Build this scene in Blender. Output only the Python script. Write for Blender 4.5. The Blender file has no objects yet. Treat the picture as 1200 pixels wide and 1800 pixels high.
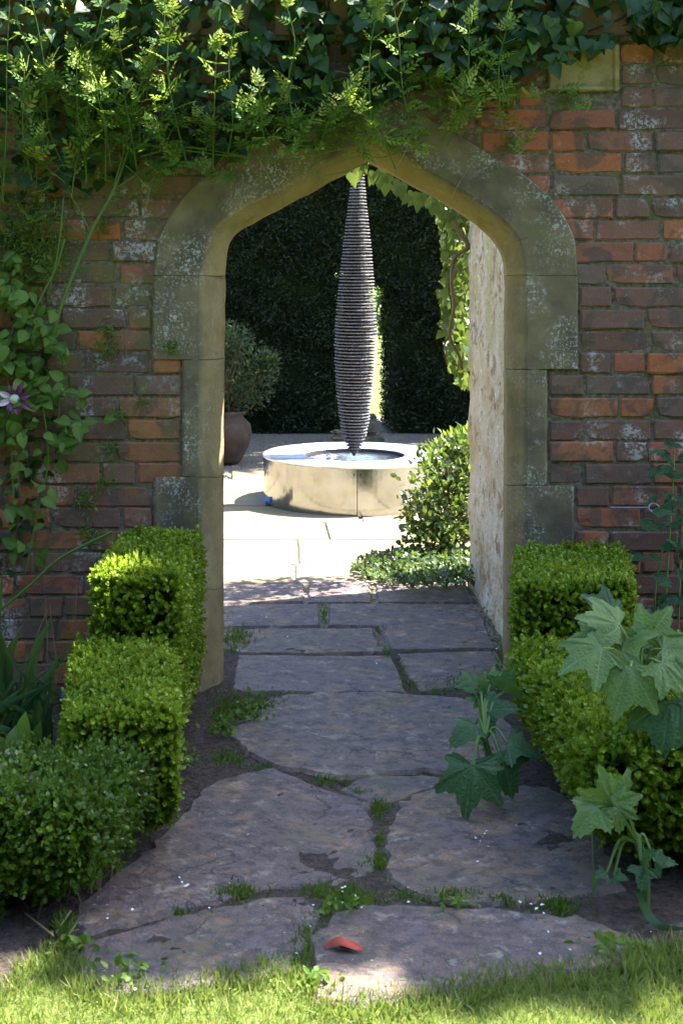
import bpy, bmesh, math, random
import numpy as np
from mathutils import Vector, Matrix, geometry

# ------------------------------------------------------------------ frame of reference
K = 0.0019            # metres per photo pixel at the wall face
VX, HY = 445.0, 432.0 # where the level view axis meets the photograph
GY = 1215.0           # ground line of the wall face in the photograph
FPX = 2700.0
D = FPX * K           # camera to wall face
HC = (GY - HY) * K    # camera height
sc = bpy.context.scene
C = sc.collection
rng = np.random.default_rng(7)
random.seed(7)

# ------------------------------------------------------------------ camera
cam = bpy.data.objects.new('camera', bpy.data.cameras.new('camera'))
C.objects.link(cam)
cam.location = (0, -D, HC)
cam.rotation_euler = (math.pi / 2, 0, 0)
cam.data.sensor_width = 36.0
cam.data.lens = FPX / 1800 * 36.0
cam.data.shift_x = (600 - VX) / 1800
cam.data.shift_y = -(900 - HY) / 1800
cam.data.clip_start = 0.05
cam.data.clip_end = 600
cam.data.dof.use_dof = True
cam.data.dof.focus_distance = 5.3
cam.data.dof.aperture_fstop = 10.0
sc.camera = cam

# ------------------------------------------------------------------ sky, sun, exposure
SUN = Vector((0.62, 0.215, 1.0)).normalized()      # towards the sun
world = bpy.data.worlds.new('World')
sc.world = world
world.use_nodes = True
wn = world.node_tree
wn.nodes.clear()
sky = wn.nodes.new('ShaderNodeTexSky')
sky.sky_type = 'NISHITA'
sky.sun_disc = False
sky.sun_elevation = math.asin(SUN.z)
sky.sun_rotation = math.atan2(SUN.x, SUN.y)
bg = wn.nodes.new('ShaderNodeBackground')
bg.inputs['Strength'].default_value = 0.115
wo = wn.nodes.new('ShaderNodeOutputWorld')
wn.links.new(sky.outputs[0], bg.inputs[0])
wn.links.new(bg.outputs[0], wo.inputs[0])
sl = bpy.data.lights.new('sun', 'SUN')
sl.energy = 5.0
sl.angle = math.radians(0.5)
sl.color = (1.0, 0.95, 0.87)
so = bpy.data.objects.new('sun', sl)
C.objects.link(so)
so.rotation_euler = SUN.to_track_quat('Z', 'Y').to_euler()
so.location = (6, 3, 10)
sc.view_settings.view_transform = 'Standard'
sc.view_settings.look = 'None'
sc.view_settings.gamma = 1.0
sc.view_settings.use_curve_mapping = False
sc.view_settings.exposure = 2.88
try:
    sc.cycles.use_denoising = True
    sc.cycles.denoiser = 'OPENIMAGEDENOISE'
    sc.cycles.max_bounces = 8
    sc.cycles.transparent_max_bounces = 8
except Exception:
    pass

# ------------------------------------------------------------------ pixel helpers
def W(px, py, d=1.0):
    return Vector(((px - VX) * d * K, (d - 1) * D, HC - (py - HY) * d * K))
def G(px, py, z=0.0):
    d = (HC - z) / K / (py - HY)
    return Vector(((px - VX) * d * K, (d - 1) * D, z))

# ------------------------------------------------------------------ object helpers
def tag(o, label=None, cat=None, group=None, kind=None):
    if label: o['label'] = label
    if cat: o['category'] = cat
    if group: o['group'] = group
    if kind: o['kind'] = kind
    return o
def thing(name, label, cat, loc=(0, 0, 0), group=None):
    o = bpy.data.objects.new(name, None)
    C.objects.link(o)
    o.location = loc
    o.empty_display_size = 0.1
    return tag(o, label, cat, group)
def link(name, me, m, parent=None, kind=None):
    if m is not None and len(me.materials) == 0:
        me.materials.append(m)
    o = bpy.data.objects.new(name, me)
    C.objects.link(o)
    if parent is not None: o.parent = parent
    if kind: o['kind'] = kind
    return o
def obj(name, verts, faces, m, parent=None, smooth=False, kind=None, attrs=None, off=None):
    """verts are world coordinates; moved into the parent's space."""
    v = np.array(verts, dtype=float).reshape(-1, 3)
    if parent is not None:
        q = parent; o3 = np.zeros(3)
        while q is not None:
            o3 += np.array(q.location); q = q.parent
        v = v - o3
    me = bpy.data.meshes.new(name)
    me.from_pydata(v.tolist(), [], [tuple(f) for f in faces])
    if smooth:
        me.polygons.foreach_set('use_smooth', [True] * len(me.polygons))
    if attrs:
        for k_, a in attrs.items():
            at = me.attributes.new(k_, 'FLOAT', 'POINT')
            at.data.foreach_set('value', np.asarray(a, dtype=np.float32))
    me.update()
    return link(name, me, m, parent, kind)
def norm(a):
    a = np.asarray(a, float)
    return a / np.maximum(np.linalg.norm(a, axis=-1, keepdims=True), 1e-9)
def frames(axis, nrm):
    y = norm(axis)
    x = norm(np.cross(y, nrm))
    z = np.cross(x, y)
    return x, y, z
def leaf_soup(name, tmpl, pos, axis, nrm, scale, m, parent=None, tint=None, kind='stuff', wid=None, smooth=False):
    tv, tf = tmpl
    tv = np.asarray(tv, float)
    pos = np.asarray(pos, float)
    n = len(pos)
    x, y, z = frames(axis, nrm)
    s = np.broadcast_to(np.asarray(scale, float), (n,))
    w = s if wid is None else s * np.broadcast_to(np.asarray(wid, float), (n,))
    V = pos[:, None, :] + (tv[None, :, 0:1] * w[:, None, None]) * x[:, None, :] + (tv[None, :, 1:2] * s[:, None, None]) * y[:, None, :] + (tv[None, :, 2:3] * s[:, None, None]) * z[:, None, :]
    if parent is not None:
        V = V - np.array(parent.location)
    V = V.reshape(-1, 3)
    nv = len(tv)
    loops = np.concatenate([np.asarray(f) for f in tf])
    tot = np.array([len(f) for f in tf])
    L = (loops[None, :] + (np.arange(n) * nv)[:, None]).ravel()
    T = np.tile(tot, n)
    S = np.concatenate([[0], np.cumsum(T)[:-1]])
    me = bpy.data.meshes.new(name)
    me.vertices.add(len(V)); me.vertices.foreach_set('co', V.ravel().astype(np.float32))
    me.loops.add(len(L)); me.loops.foreach_set('vertex_index', L.astype(np.int32))
    me.polygons.add(len(T)); me.polygons.foreach_set('loop_start', S.astype(np.int32))
    try: me.polygons.foreach_set('loop_total', T.astype(np.int32))
    except Exception: pass
    if smooth: me.polygons.foreach_set('use_smooth', np.ones(len(T), dtype=bool))
    if tint is None: tint = rng.random(n)
    at = me.attributes.new('tint', 'FLOAT', 'POINT')
    at.data.foreach_set('value', np.repeat(np.asarray(tint, dtype=np.float32), nv))
    me.update(calc_edges=True)
    return link(name, me, m, parent, kind)
def leaf_mesh(name, tmpl, m, vein=None):
    me = bpy.data.meshes.new(name)
    me.from_pydata([tuple(v) for v in tmpl[0]], [], [tuple(f) for f in tmpl[1]])
    me.polygons.foreach_set('use_smooth', [True] * len(me.polygons))
    if vein is not None:
        at = me.attributes.new('vein', 'FLOAT', 'POINT')
        at.data.foreach_set('value', np.asarray(vein, dtype=np.float32))
    me.materials.append(m)
    return me
def put_leaf(name, me, pos, axis, nrm, s, parent, w=1.0):
    x, y, z = frames(np.array([axis], float), np.array([nrm], float))
    x, y, z = x[0], y[0], z[0]
    o = bpy.data.objects.new(name, me)
    C.objects.link(o)
    p = np.array(pos, float)
    if parent is not None:
        o.parent = parent
        p = p - np.array(parent.location)
    M = Matrix(((x[0] * s * w, y[0] * s, z[0] * s, p[0]), (x[1] * s * w, y[1] * s, z[1] * s, p[1]), (x[2] * s * w, y[2] * s, z[2] * s, p[2]), (0, 0, 0, 1)))
    o.matrix_basis = M
    return o
def tube(pts, radii, sides=6, cap=True):
    P = np.array(pts, float)
    n = len(P)
    r = np.broadcast_to(np.asarray(radii, float), (n,)) if np.ndim(radii) else np.full(n, radii)
    T = norm(np.gradient(P, axis=0))
    up = np.array([0.31, 0.17, 0.93])
    A = norm(np.cross(T, up)); B = np.cross(T, A)
    V = []; F = []
    for i in range(n):
        for j in range(sides):
            a = 2 * math.pi * j / sides
            V.append(P[i] + r[i] * (math.cos(a) * A[i] + math.sin(a) * B[i]))
    for i in range(n - 1):
        for j in range(sides):
            k = (j + 1) % sides
            F.append((i * sides + j, i * sides + k, (i + 1) * sides + k, (i + 1) * sides + j))
    if cap:
        F.append(tuple(range(sides))[::-1]); F.append(tuple((n - 1) * sides + j for j in range(sides)))
    return V, F
def spline(pts, n=8):
    P = [np.array(p, float) for p in pts]
    P = [2 * P[0] - P[1]] + P + [2 * P[-1] - P[-2]]
    out = []
    for i in range(1, len(P) - 2):
        for k in range(n):
            t = k / n
            a, b, c, d = P[i - 1], P[i], P[i + 1], P[i + 2]
            out.append(0.5 * (2 * b + (c - a) * t + (2 * a - 5 * b + 4 * c - d) * t * t + (3 * b - a - 3 * c + d) * t ** 3))
    out.append(P[-2])
    return np.array(out)
def add_mesh(A, B):
    V, F = A
    o = len(V)
    V.extend(list(B[0])); F.extend([tuple(i + o for i in f) for f in B[1]])
def box(x0, x1, y0, y1, z0, z1, b=0.0):
    if b <= 0:
        v = [(x0, y0, z0), (x1, y0, z0), (x1, y1, z0), (x0, y1, z0), (x0, y0, z1), (x1, y0, z1), (x1, y1, z1), (x0, y1, z1)]
        return v, [(3, 2, 1, 0), (4, 5, 6, 7), (0, 1, 5, 4), (1, 2, 6, 5), (2, 3, 7, 6), (3, 0, 4, 7)]
    bm = bmesh.new()
    v, f = box(x0, x1, y0, y1, z0, z1)
    vs = [bm.verts.new(p) for p in v]
    for q in f: bm.faces.new([vs[i] for i in q])
    bmesh.ops.bevel(bm, geom=list(bm.edges), offset=b, segments=2, affect='EDGES')
    bm.verts.index_update()
    V = [tuple(p.co) for p in bm.verts]; F = [tuple(p.index for p in q.verts) for q in bm.faces]
    bm.free()
    return V, F
def lathe(prof, cx, cy, n=48):
    V = []; F = []
    for r, z in prof:
        for j in range(n):
            a = 2 * math.pi * j / n
            V.append((cx + r * math.cos(a), cy + r * math.sin(a), z))
    for i in range(len(prof) - 1):
        for j in range(n):
            k = (j + 1) % n
            F.append((i * n + j, i * n + k, (i + 1) * n + k, (i + 1) * n + j))
    return V, F
def wob(P, f=6.0, seed=0.0):
    P = np.asarray(P, float)
    x, y, z = P[..., 0], P[..., 1], P[..., 2]
    return (np.sin(f * x * 1.7 + seed) * np.cos(f * y * 1.3 + 2 * seed) + np.sin(f * z * 1.9 + 1.3 * seed + f * x) + 0.6 * np.sin(f * 2.3 * (x + y - z) + seed * 3) + 0.4 * np.sin(f * 4.1 * (x - z + .7 * y) + seed)) / 3.0

# ------------------------------------------------------------------ material helpers
class NT:
    def __init__(s, name):
        s.m = bpy.data.materials.new(name); s.m.use_nodes = True
        s.t = s.m.node_tree; s.t.nodes.clear()
        s.out = s.t.nodes.new('ShaderNodeOutputMaterial')
        s.b = s.t.nodes.new('ShaderNodeBsdfPrincipled')
        s.t.links.new(s.b.outputs[0], s.out.inputs[0])
        s.geo = s.t.nodes.new('ShaderNodeNewGeometry')
        s.pos = s.geo.outputs['Position']
    def n(s, ty, **kw):
        o = s.t.nodes.new(ty)
        for k_, v in kw.items(): setattr(o, k_, v)
        return o
    def l(s, a, b): s.t.links.new(a, b)
    def setin(s, sock, v):
        if hasattr(v, 'is_output') or isinstance(v, bpy.types.NodeSocket): s.l(v, sock)
        elif isinstance(v, (tuple, list)) and len(v) == 3 and sock.type == 'RGBA': sock.default_value = (*v, 1)
        else: sock.default_value = v
    def noise(s, scale, detail=4, rough=0.6, vec=None, dist=0.0):
        o = s.n('ShaderNodeTexNoise')
        o.inputs['Scale'].default_value = scale; o.inputs['Detail'].default_value = detail
        o.inputs['Roughness'].default_value = rough; o.inputs['Distortion'].default_value = dist
        s.l(vec or s.pos, o.inputs['Vector'])
        return o.outputs['Fac']
    def voro(s, scale, feature='F1', vec=None, rnd=1.0):
        o = s.n('ShaderNodeTexVoronoi', feature=feature)
        o.inputs['Scale'].default_value = scale
        o.inputs['Randomness'].default_value = rnd
        s.l(vec or s.pos, o.inputs['Vector'])
        return o.outputs['Distance']
    def map(s, scale=(1, 1, 1), vec=None):
        o = s.n('ShaderNodeMapping'); o.inputs['Scale'].default_value = scale
        s.l(vec or s.pos, o.inputs['Vector']); return o.outputs[0]
    def ramp(s, f, stops, interp='LINEAR'):
        o = s.n('ShaderNodeValToRGB'); o.color_ramp.interpolation = interp
        e = o.color_ramp.elements
        while len(e) < len(stops): e.new(0.5)
        for i, (p, c) in enumerate(stops):
            e[i].position = p
            e[i].color = (*c, 1) if isinstance(c, (tuple, list)) else (c, c, c, 1)
        s.l(f, o.inputs[0]); return o.outputs[0]
    def step(s, f, a, b):
        o = s.n('ShaderNodeMapRange', interpolation_type='SMOOTHSTEP')
        o.inputs[1].default_value = a; o.inputs[2].default_value = b
        s.l(f, o.inputs[0]); return o.outputs[0]
    def math(s, op, a, b=None):
        o = s.n('ShaderNodeMath', operation=op)
        s.setin(o.inputs[0], a)
        if b is not None: s.setin(o.inputs[1], b)
        return o.outputs[0]
    def mix(s, f, a, b, mode='MIX'):
        o = s.n('ShaderNodeMix', data_type='RGBA', blend_type=mode)
        s.setin(o.inputs[0], f); s.setin(o.inputs[6], a); s.setin(o.inputs[7], b)
        return o.outputs[2]
    def attr(s, name):
        return s.n('ShaderNodeAttribute', attribute_name=name).outputs['Fac']
    def xyz(s):
        o = s.n('ShaderNodeSeparateXYZ'); s.l(s.pos, o.inputs[0]); return o.outputs
    def bump(s, h, strength=0.5, dist=0.01, prev=None):
        o = s.n('ShaderNodeBump'); o.inputs['Strength'].default_value = strength; o.inputs['Distance'].default_value = dist
        s.l(h, o.inputs['Height'])
        if prev is not None: s.l(prev, o.inputs['Normal'])
        s.l(o.outputs[0], s.b.inputs['Normal']); return o.outputs[0]
    def col(s, c, rough=0.8, spec=0.3, metal=0.0):
        s.setin(s.b.inputs['Base Color'], c); s.setin(s.b.inputs['Roughness'], rough)
        s.b.inputs['Specular IOR Level'].default_value = spec; s.b.inputs['Metallic'].default_value = metal
        return s.m

def leaf_mat(name, stops, trans=0.35, tcol=(0.16, 0.26, 0.03), rough=0.45, spec=0.4, vein=None, nz=0.0, fixed=False):
    t = NT(name)
    rnd = t.n('ShaderNodeObjectInfo').outputs['Random']
    f = t.attr('tint') if fixed else t.math('FRACT', t.math('ADD', t.attr('tint'), rnd))
    c = t.ramp(f, stops)
    big = t.noise(4.0, 2)
    c = t.mix(t.math('MULTIPLY', t.step(big, 0.35, 0.7), 0.35), c, (stops[0][1][0] * .6, stops[0][1][1] * .6, stops[0][1][2] * .6))
    if vein:
        c = t.mix(t.math('MULTIPLY', t.math('POWER', t.attr('vein'), 3.0), 0.6), c, vein)
    t.col(c, rough, spec)
    if nz:
        vv = t.voro(nz * 2.2, 'DISTANCE_TO_EDGE'); c = t.mix(t.math('MULTIPLY', t.step(vv, .07, .0), .22), c, vein)
        c = t.mix(t.math('MULTIPLY', t.step(t.noise(130, 2), .70, .75), .6), c, (.16, .14, .05)); t.col(c, rough, spec)
        t.bump(vv, 0.6, 0.006)
    tr = t.n('ShaderNodeBsdfTranslucent')
    t.setin(tr.inputs['Color'], t.mix(0.5, c, tcol))
    mx = t.n('ShaderNodeMixShader'); mx.inputs[0].default_value = trans
    t.l(t.b.outputs[0], mx.inputs[1]); t.l(tr.outputs[0], mx.inputs[2]); t.l(mx.outputs[0], t.out.inputs[0])
    return t.m

# ------------------------------------------------------------------ materials
def make_brick():
    t = NT('brick')
    rnd = t.n('ShaderNodeObjectInfo').outputs['Random']
    x = t.xyz()
    base = t.ramp(rnd, [(0, (.115, .065, .055)), (.22, (.17, .085, .06)), (.36, (.15, .10, .08)), (.5, (.27, .095, .06)), (.64, (.37, .115, .045)), (.78, (.30, .12, .06)), (.9, (.14, .08, .07)), (1, (.20, .11, .075))])
    n1 = t.noise(38, 6, .7); n2 = t.noise(7.5, 4, .6, dist=.6); n3 = t.noise(150, 3)
    base = t.mix(t.math('MULTIPLY', t.step(n1, .4, .75), .4), base, (.09, .06, .05))
    base = t.mix(t.math('MULTIPLY', t.step(n2, .50, .58), .72), base, (.085, .066, .058))
    base = t.mix(t.math('MULTIPLY', t.step(n3, .5, .9), .35), base, (.30, .2, .15))
    # greenish algae, most of it west of the arch
    alg = t.math('MULTIPLY', t.step(t.noise(5, 4), .42, .66), t.math('ADD', t.math('MULTIPLY', t.step(x[0], .0, -.45), .78), .10))
    alg = t.math('MULTIPLY', alg, t.math('ADD', t.math('MULTIPLY', t.step(x[2], .55, 1.2), .6), .4))
    base = t.mix(alg, base, (.115, .12, .035))
    ochre = t.math('MULTIPLY', t.step(t.noise(9, 4), .55, .7), t.math('MULTIPLY', t.step(x[0], .0, -.4), .6))
    base = t.mix(ochre, base, (.20, .13, .03))
    lm = t.step(t.noise(6.5, 3, .5), .53, .66)
    lf = t.step(t.noise(75, 5, .75), .50, .57)
    sp = t.step(t.noise(210, 2), .66, .72)
    lf = t.math('MAXIMUM', t.math('MULTIPLY', lf, .8), t.math('MULTIPLY', t.step(t.noise(34, 6, .72), .53, .60), .9))
    lich = t.math('MAXIMUM', t.math('MULTIPLY', lm, lf), t.math('MULTIPLY', sp, t.step(t.noise(11, 2), .45, .6)))
    base = t.mix(t.math('MULTIPLY', lich, .8), base, (.43, .45, .45))
    t.col(base, .9, .2)
    b1 = t.bump(n1, .5, .006); t.bump(n3, .35, .002, b1)
    return t.m
M = {}
M['brick'] = make_brick()

def make_mortar():
    t = NT('mortar')
    n = t.noise(60, 5, .7)
    c = t.ramp(n, [(.3, (.045, .04, .03)), (.5, (.13, .11, .08)), (.75, (.24, .21, .16))])
    c = t.mix(t.math('MULTIPLY', t.step(t.noise(8, 3), .5, .65), .6), c, (.09, .10, .03))
    t.col(c, .95, .1); t.bump(n, .9, .006)
    return t.m
M['mortar'] = make_mortar()

def make_joint():
    t = NT('lime_mortar')
    n = t.noise(60, 4)
    t.col(t.ramp(n, [(.3, (.26, .23, .17)), (.7, (.42, .38, .30))]), .95, .1); t.bump(n, .5, .004)
    return t.m
M['joint'] = make_joint()

def make_archstone():
    t = NT('arch_stone')
    w = t.attr('weather')
    n1 = t.noise(4.5, 5, .6); n2 = t.noise(30, 5, .7); n3 = t.noise(220, 3)
    clean = t.ramp(n1, [(.3, (.27, .19, .075)), (.6, (.38, .285, .13)), (.8, (.33, .27, .16))])
    dark = t.ramp(n1, [(.25, (.075, .065, .05)), (.5, (.135, .11, .072)), (.75, (.23, .185, .11))])
    c = t.mix(t.math('MULTIPLY', w, .84), clean, dark)
    c = t.mix(t.math('MULTIPLY', t.step(n2, .5, .8), .4), c, (.11, .10, .08))
    soot = t.math('MULTIPLY', t.step(t.noise(3.2, 4, .6), .44, .62), t.math('MULTIPLY', w, .66))
    c = t.mix(soot, c, (.048, .044, .037))
    x = t.xyz()
    alg = t.math('MULTIPLY', t.step(t.noise(7, 3), .52, .68), .5)
    c = t.mix(alg, c, (.14, .14, .05))
    spk = t.math('MAXIMUM', t.math('MULTIPLY', t.step(t.noise(100, 4, .8), .55, .59), .8), t.math('MULTIPLY', t.step(t.noise(38, 6, .75), .56, .62), .75))
    lm = t.step(t.noise(5.2, 4, .6), .45, .60)
    lich = t.math('MULTIPLY', t.math('MULTIPLY', spk, lm), t.math('ADD', t.math('MULTIPLY', w, .85), .02))
    c = t.mix(lich, c, (.50, .505, .48))
    t.col(c, .9, .2)
    b = t.bump(n2, .5, .007); b = t.bump(t.step(t.noise(55, 4, .7), .42, .34), .5, .004, b); t.bump(n3, .35, .0015, b)
    return t.m
M['arch'] = make_archstone()

def make_slab():
    t = NT('slab_stone')
    rnd = t.n('ShaderNodeObjectInfo').outputs['Random']
    n1 = t.noise(5, 5, .65, dist=.5); n2 = t.noise(24, 6, .7); n3 = t.noise(160, 4, .7)
    c = t.ramp(rnd, [(0, (.122, .088, .082)), (.35, (.146, .104, .088)), (.7, (.104, .076, .080)), (1, (.138, .097, .072))])
    c = t.mix(t.math('MULTIPLY', t.step(t.noise(6, 5, .7, dist=.8), .50, .62), .7), c, (.25, .155, .085))
    c = t.mix(t.math('MULTIPLY', t.step(n1, .50, .66), .5), c, (.150, .118, .140))
    c = t.mix(t.math('MULTIPLY', t.step(n2, .45, .62), .75), c, (.052, .043, .040))
    c = t.mix(t.math('MULTIPLY', t.step(n3, .55, .72), .55), c, (.33, .30, .28))
    c = t.mix(t.math('MULTIPLY', t.step(t.noise(13, 6, .75), .56, .62), .6), c, (.30, .26, .205))
    c = t.mix(t.math('MULTIPLY', t.step(t.noise(17, 5, .7, dist=.6), .58, .64), .75), c, (.055, .048, .045))
    c = t.mix(t.math('MULTIPLY', t.step(t.noise(3.1, 3), .54, .66), .35), c, (.10, .10, .045))
    crk = t.n('ShaderNodeTexVoronoi', feature='DISTANCE_TO_EDGE'); crk.inputs['Scale'].default_value = 3.2
    wv = t.n('ShaderNodeVectorMath', operation='ADD'); nz_ = t.n('ShaderNodeTexNoise'); nz_.inputs['Scale'].default_value = 9; nz_.inputs['Detail'].default_value = 5
    t.l(t.pos, nz_.inputs['Vector']); vs_ = t.n('ShaderNodeVectorMath', operation='SCALE'); vs_.inputs['Scale'].default_value = .22
    t.l(nz_.outputs['Color'], vs_.inputs[0]); t.l(t.pos, wv.inputs[0]); t.l(vs_.outputs[0], wv.inputs[1]); t.l(wv.outputs[0], crk.inputs['Vector'])
    ck = t.math('MULTIPLY', t.step(crk.outputs['Distance'], .016, .004), t.step(t.noise(4, 2), .5, .58))
    c = t.mix(t.math('MULTIPLY', ck, .85), c, (.03, .026, .024))
    spk = t.math('MULTIPLY', t.step(t.noise(230, 1), .74, .77), t.step(t.noise(4, 2), .52, .6))
    c = t.mix(spk, c, (.42, .42, .44))
    t.col(c, t.ramp(n1, [(.3, .48), (.7, .8)]), .45)
    lay = t.math('SNAP', t.noise(7, 6, .6, dist=1.6), .07)
    b = t.bump(lay, .55, .03)
    b = t.bump(t.noise(14, 7, .66, dist=1.0), 1.0, .018, b); t.bump(n3, .8, .004, b)
    return t.m
M['slab'] = make_slab()
def make_court():
    t = NT('courtyard_stone')
    rnd = t.n('ShaderNodeObjectInfo').outputs['Random']
    n1 = t.noise(4, 5, .65); n2 = t.noise(26, 5, .7)
    c = t.ramp(rnd, [(0, (.20, .155, .095)), (.5, (.245, .195, .12)), (1, (.22, .18, .125))])
    c = t.mix(t.math('MULTIPLY', t.step(n1, .5, .7), .5), c, (.30, .25, .11))
    c = t.mix(t.math('MULTIPLY', t.step(n2, .5, .7), .55), c, (.17, .15, .12))
    c = t.mix(t.math('MULTIPLY', t.step(t.noise(2.2, 5, .7), .5, .62), .6), c, (.16, .14, .06))
    t.col(c, .85, .2); t.bump(n2, .5, .006)
    return t.m
M['court'] = make_court()
def make_soil():
    t = NT('soil')
    n = t.noise(45, 6, .75); n2 = t.noise(6, 3); v = t.voro(90)
    c = t.ramp(n, [(.3, (.028, .022, .017)), (.52, (.088, .067, .056)), (.78, (.16, .12, .10))])
    c = t.mix(t.math('MULTIPLY', t.step(n2, .5, .7), .4), c, (.035, .04, .016))
    c = t.mix(t.math('MULTIPLY', t.step(t.noise(120, 2), .66, .72), .7), c, (.25, .2, .15))
    t.col(c, .95, .15)
    b = t.bump(n, 1, .02); t.bump(v, .6, .008, b)
    return t.m
M['soil'] = make_soil()
def make_gravel():
    t = NT('gravel')
    v = t.n('ShaderNodeTexVoronoi'); v.inputs['Scale'].default_value = 70; t.l(t.pos, v.inputs['Vector'])
    c = t.ramp(v.outputs['Color'], [(0, (.08, .07, .055)), (.5, (.15, .13, .105)), (1, (.25, .22, .18))])
    c = t.mix(t.math('MULTIPLY', t.step(t.noise(5, 4), .5, .7), .5), c, (.16, .15, .07))
    t.col(c, .9, .2); t.bump(v.outputs['Distance'], 1, .012)
    return t.m
M['gravel'] = make_gravel()
def make_lawn():
    t = NT('lawn')
    n = t.noise(30, 5, .7); n2 = t.noise(2.5, 4)
    c = t.ramp(n, [(.3, (.07, .085, .02)), (.6, (.13, .17, .04)), (.85, (.22, .23, .08))])
    c = t.mix(t.math('MULTIPLY', t.step(n2, .45, .7), .5), c, (.11, .13, .03))
    t.col(c, .9, .2); t.bump(n, 1, .02)
    return t.m
M['lawn'] = make_lawn()
def make_limewash():
    t = NT('limewash')
    st = t.map((1, 1, 1.1))
    n1 = t.noise(5, 6, .7, st, .4); n2 = t.noise(9, 6, .75, st); n3 = t.noise(60, 4)
    c = t.ramp(n1, [(.28, (.46, .33, .17)), (.48, (.66, .55, .38)), (.7, (.76, .70, .58))])
    x = t.xyz()
    c = t.mix(t.math('MULTIPLY', t.step(t.noise(3.3, 4, .6), .42, .62), t.math('MULTIPLY', t.step(x[2], .5, 1.3), .65)), c, (.48, .42, .16))
    c = t.mix(t.math('MULTIPLY', t.step(n2, .53, .61), .85), c, (.33, .22, .11))
    c = t.mix(t.math('MULTIPLY', t.step(t.noise(19, 4, .7, t.map((1, 1.3, .9))), .62, .66), .9), c, (.17, .13, .09))
    c = t.mix(t.math('MULTIPLY', t.step(t.noise(23, 3, .6, st), .62, .68), .8), c, (.85, .83, .78))
    t.col(c, .9, .2)
    b = t.bump(n2, 1.0, .03); t.bump(n3, .7, .006, b)
    return t.m
M['lime'] = make_limewash()
def make_bark(name, a, b_):
    t = NT(name)
    n = t.noise(25, 5, .7, t.map((1, 1, .3)))
    t.col(t.ramp(n, [(.3, a), (.7, b_)]), .9, .2); t.bump(n, .8, .006)
    return t.m
M['bark'] = make_bark('bark', (.05, .035, .022), (.16, .11, .065))
M['twig'] = make_bark('dry_twig', (.13, .085, .05), (.27, .19, .11))
M['darkbark'] = make_bark('dark_bark', (.03, .022, .016), (.08, .055, .035))
def make_steel():
    t = NT('polished_steel')
    n = t.noise(5, 4, .6); n2 = t.noise(90, 4)
    c = t.ramp(n, [(.3, (.30, .31, .32)), (.7, (.43, .445, .46))])
    z = t.xyz()[2]
    c = t.mix(t.math('MULTIPLY', t.math('MULTIPLY', t.step(z, .05, .0), t.step(n2, .35, .6)), .5), c, (.25, .22, .15))
    t.col(c, t.ramp(n, [(.3, .07), (.7, .20)]), .5, .95)
    t.bump(n, .08, .02)
    return t.m
M['steel'] = make_steel()
def make_rimsteel():
    t = NT('rim_steel')
    n = t.noise(7, 5, .6, dist=1)
    t.col(t.ramp(n, [(.35, (.66, .68, .74)), (.65, (.90, .92, .97))]), t.ramp(n, [(.3, .30), (.7, .5)]), .5, .9)
    return t.m
M['rim'] = make_rimsteel()
def make_water():
    t = NT('water')
    n = t.noise(28, 3, .6, dist=1)
    t.col((.012, .014, .02), .04, .6); t.bump(n, .3, .008)
    return t.m
M['water'] = make_water()
def make_slate(name, a, b_):
    t = NT(name)
    rnd = t.n('ShaderNodeObjectInfo').outputs['Random']
    n = t.noise(40, 5, .7)
    c = t.mix(t.step(n, .35, .7), a, b_)
    c = t.mix(t.math('MULTIPLY', rnd, .5), c, (.13, .12, .13))
    t.col(c, .6, .4); t.bump(n, .5, .004)
    return t.m
M['slate'] = make_slate('slate', (.075, .07, .073), (.22, .205, .205))
M['slatecore'] = make_slate('slate_core', (.02, .02, .022), (.035, .034, .036))
def make_terra():
    t = NT('terracotta')
    n = t.noise(9, 5, .65)
    c = t.ramp(n, [(.3, (.03, .022, .018)), (.6, (.065, .043, .032)), (.8, (.10, .08, .065))])  # darkened so the colour carries the shade over the pot
    t.col(c, .85, .25); t.bump(n, .3, .01)
    return t.m
M['terra'] = make_terra()
def make_rock():
    t = NT('old_stone')
    n = t.noise(14, 6, .7)
    c = t.ramp(n, [(.3, (.05, .045, .035)), (.6, (.13, .12, .09)), (.8, (.2, .18, .14))])
    t.col(c, .9, .2); t.bump(n, .6, .01)
    return t.m
M['rock'] = make_rock()
def make_plaque():
    t = NT('sandstone')
    n = t.noise(10, 6, .7); n2 = t.noise(70, 4)
    c = t.ramp(n, [(.3, (.20, .15, .065)), (.55, (.33, .265, .13)), (.8, (.38, .32, .19))])
    c = t.mix(t.math('MULTIPLY', t.step(t.noise(16, 3), .55, .65), .6), c, (.17, .16, .035))
    t.col(c, .9, .2); t.bump(n2, .5, .003)
    return t.m
M['plaque'] = make_plaque()
def make_coping():
    t = NT('coping_stone')
    n = t.noise(8, 6, .7)
    c = t.ramp(n, [(.3, (.09, .06, .035)), (.6, (.19, .125, .07)), (.8, (.24, .18, .11))])
    t.col(c, .9, .2); t.bump(n, .5, .008)
    return t.m
M['coping'] = make_coping()
def plain(name, c, rough=.6, spec=.4, metal=0.0):
    t = NT(name)
    n = t.noise(40, 3)
    t.col(t.mix(t.math('MULTIPLY', n, .5), c, tuple(q * .6 for q in c)), rough, spec, metal)
    return t.m
M['iron'] = plain('galvanised_iron', (.38, .42, .52), .4, .5, .7)
M['blue'] = plain('blue_plastic', (.10, .22, .62), .35)
M['redleaf'] = plain('red_leaf', (.46, .085, .055), .75, .2)
M['petal'] = plain('white_petal', (.72, .74, .82), .6)
M['litter'] = plain('litter', (.26, .19, .12), .9, .2)
M['purple'] = plain('purple_petal', (.13, .025, .10), .5)
M['palepurple'] = plain('pale_petal_edge', (.55, .42, .52), .5)
M['bluebell'] = plain('bluebell', (.10, .08, .42), .5)
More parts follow.
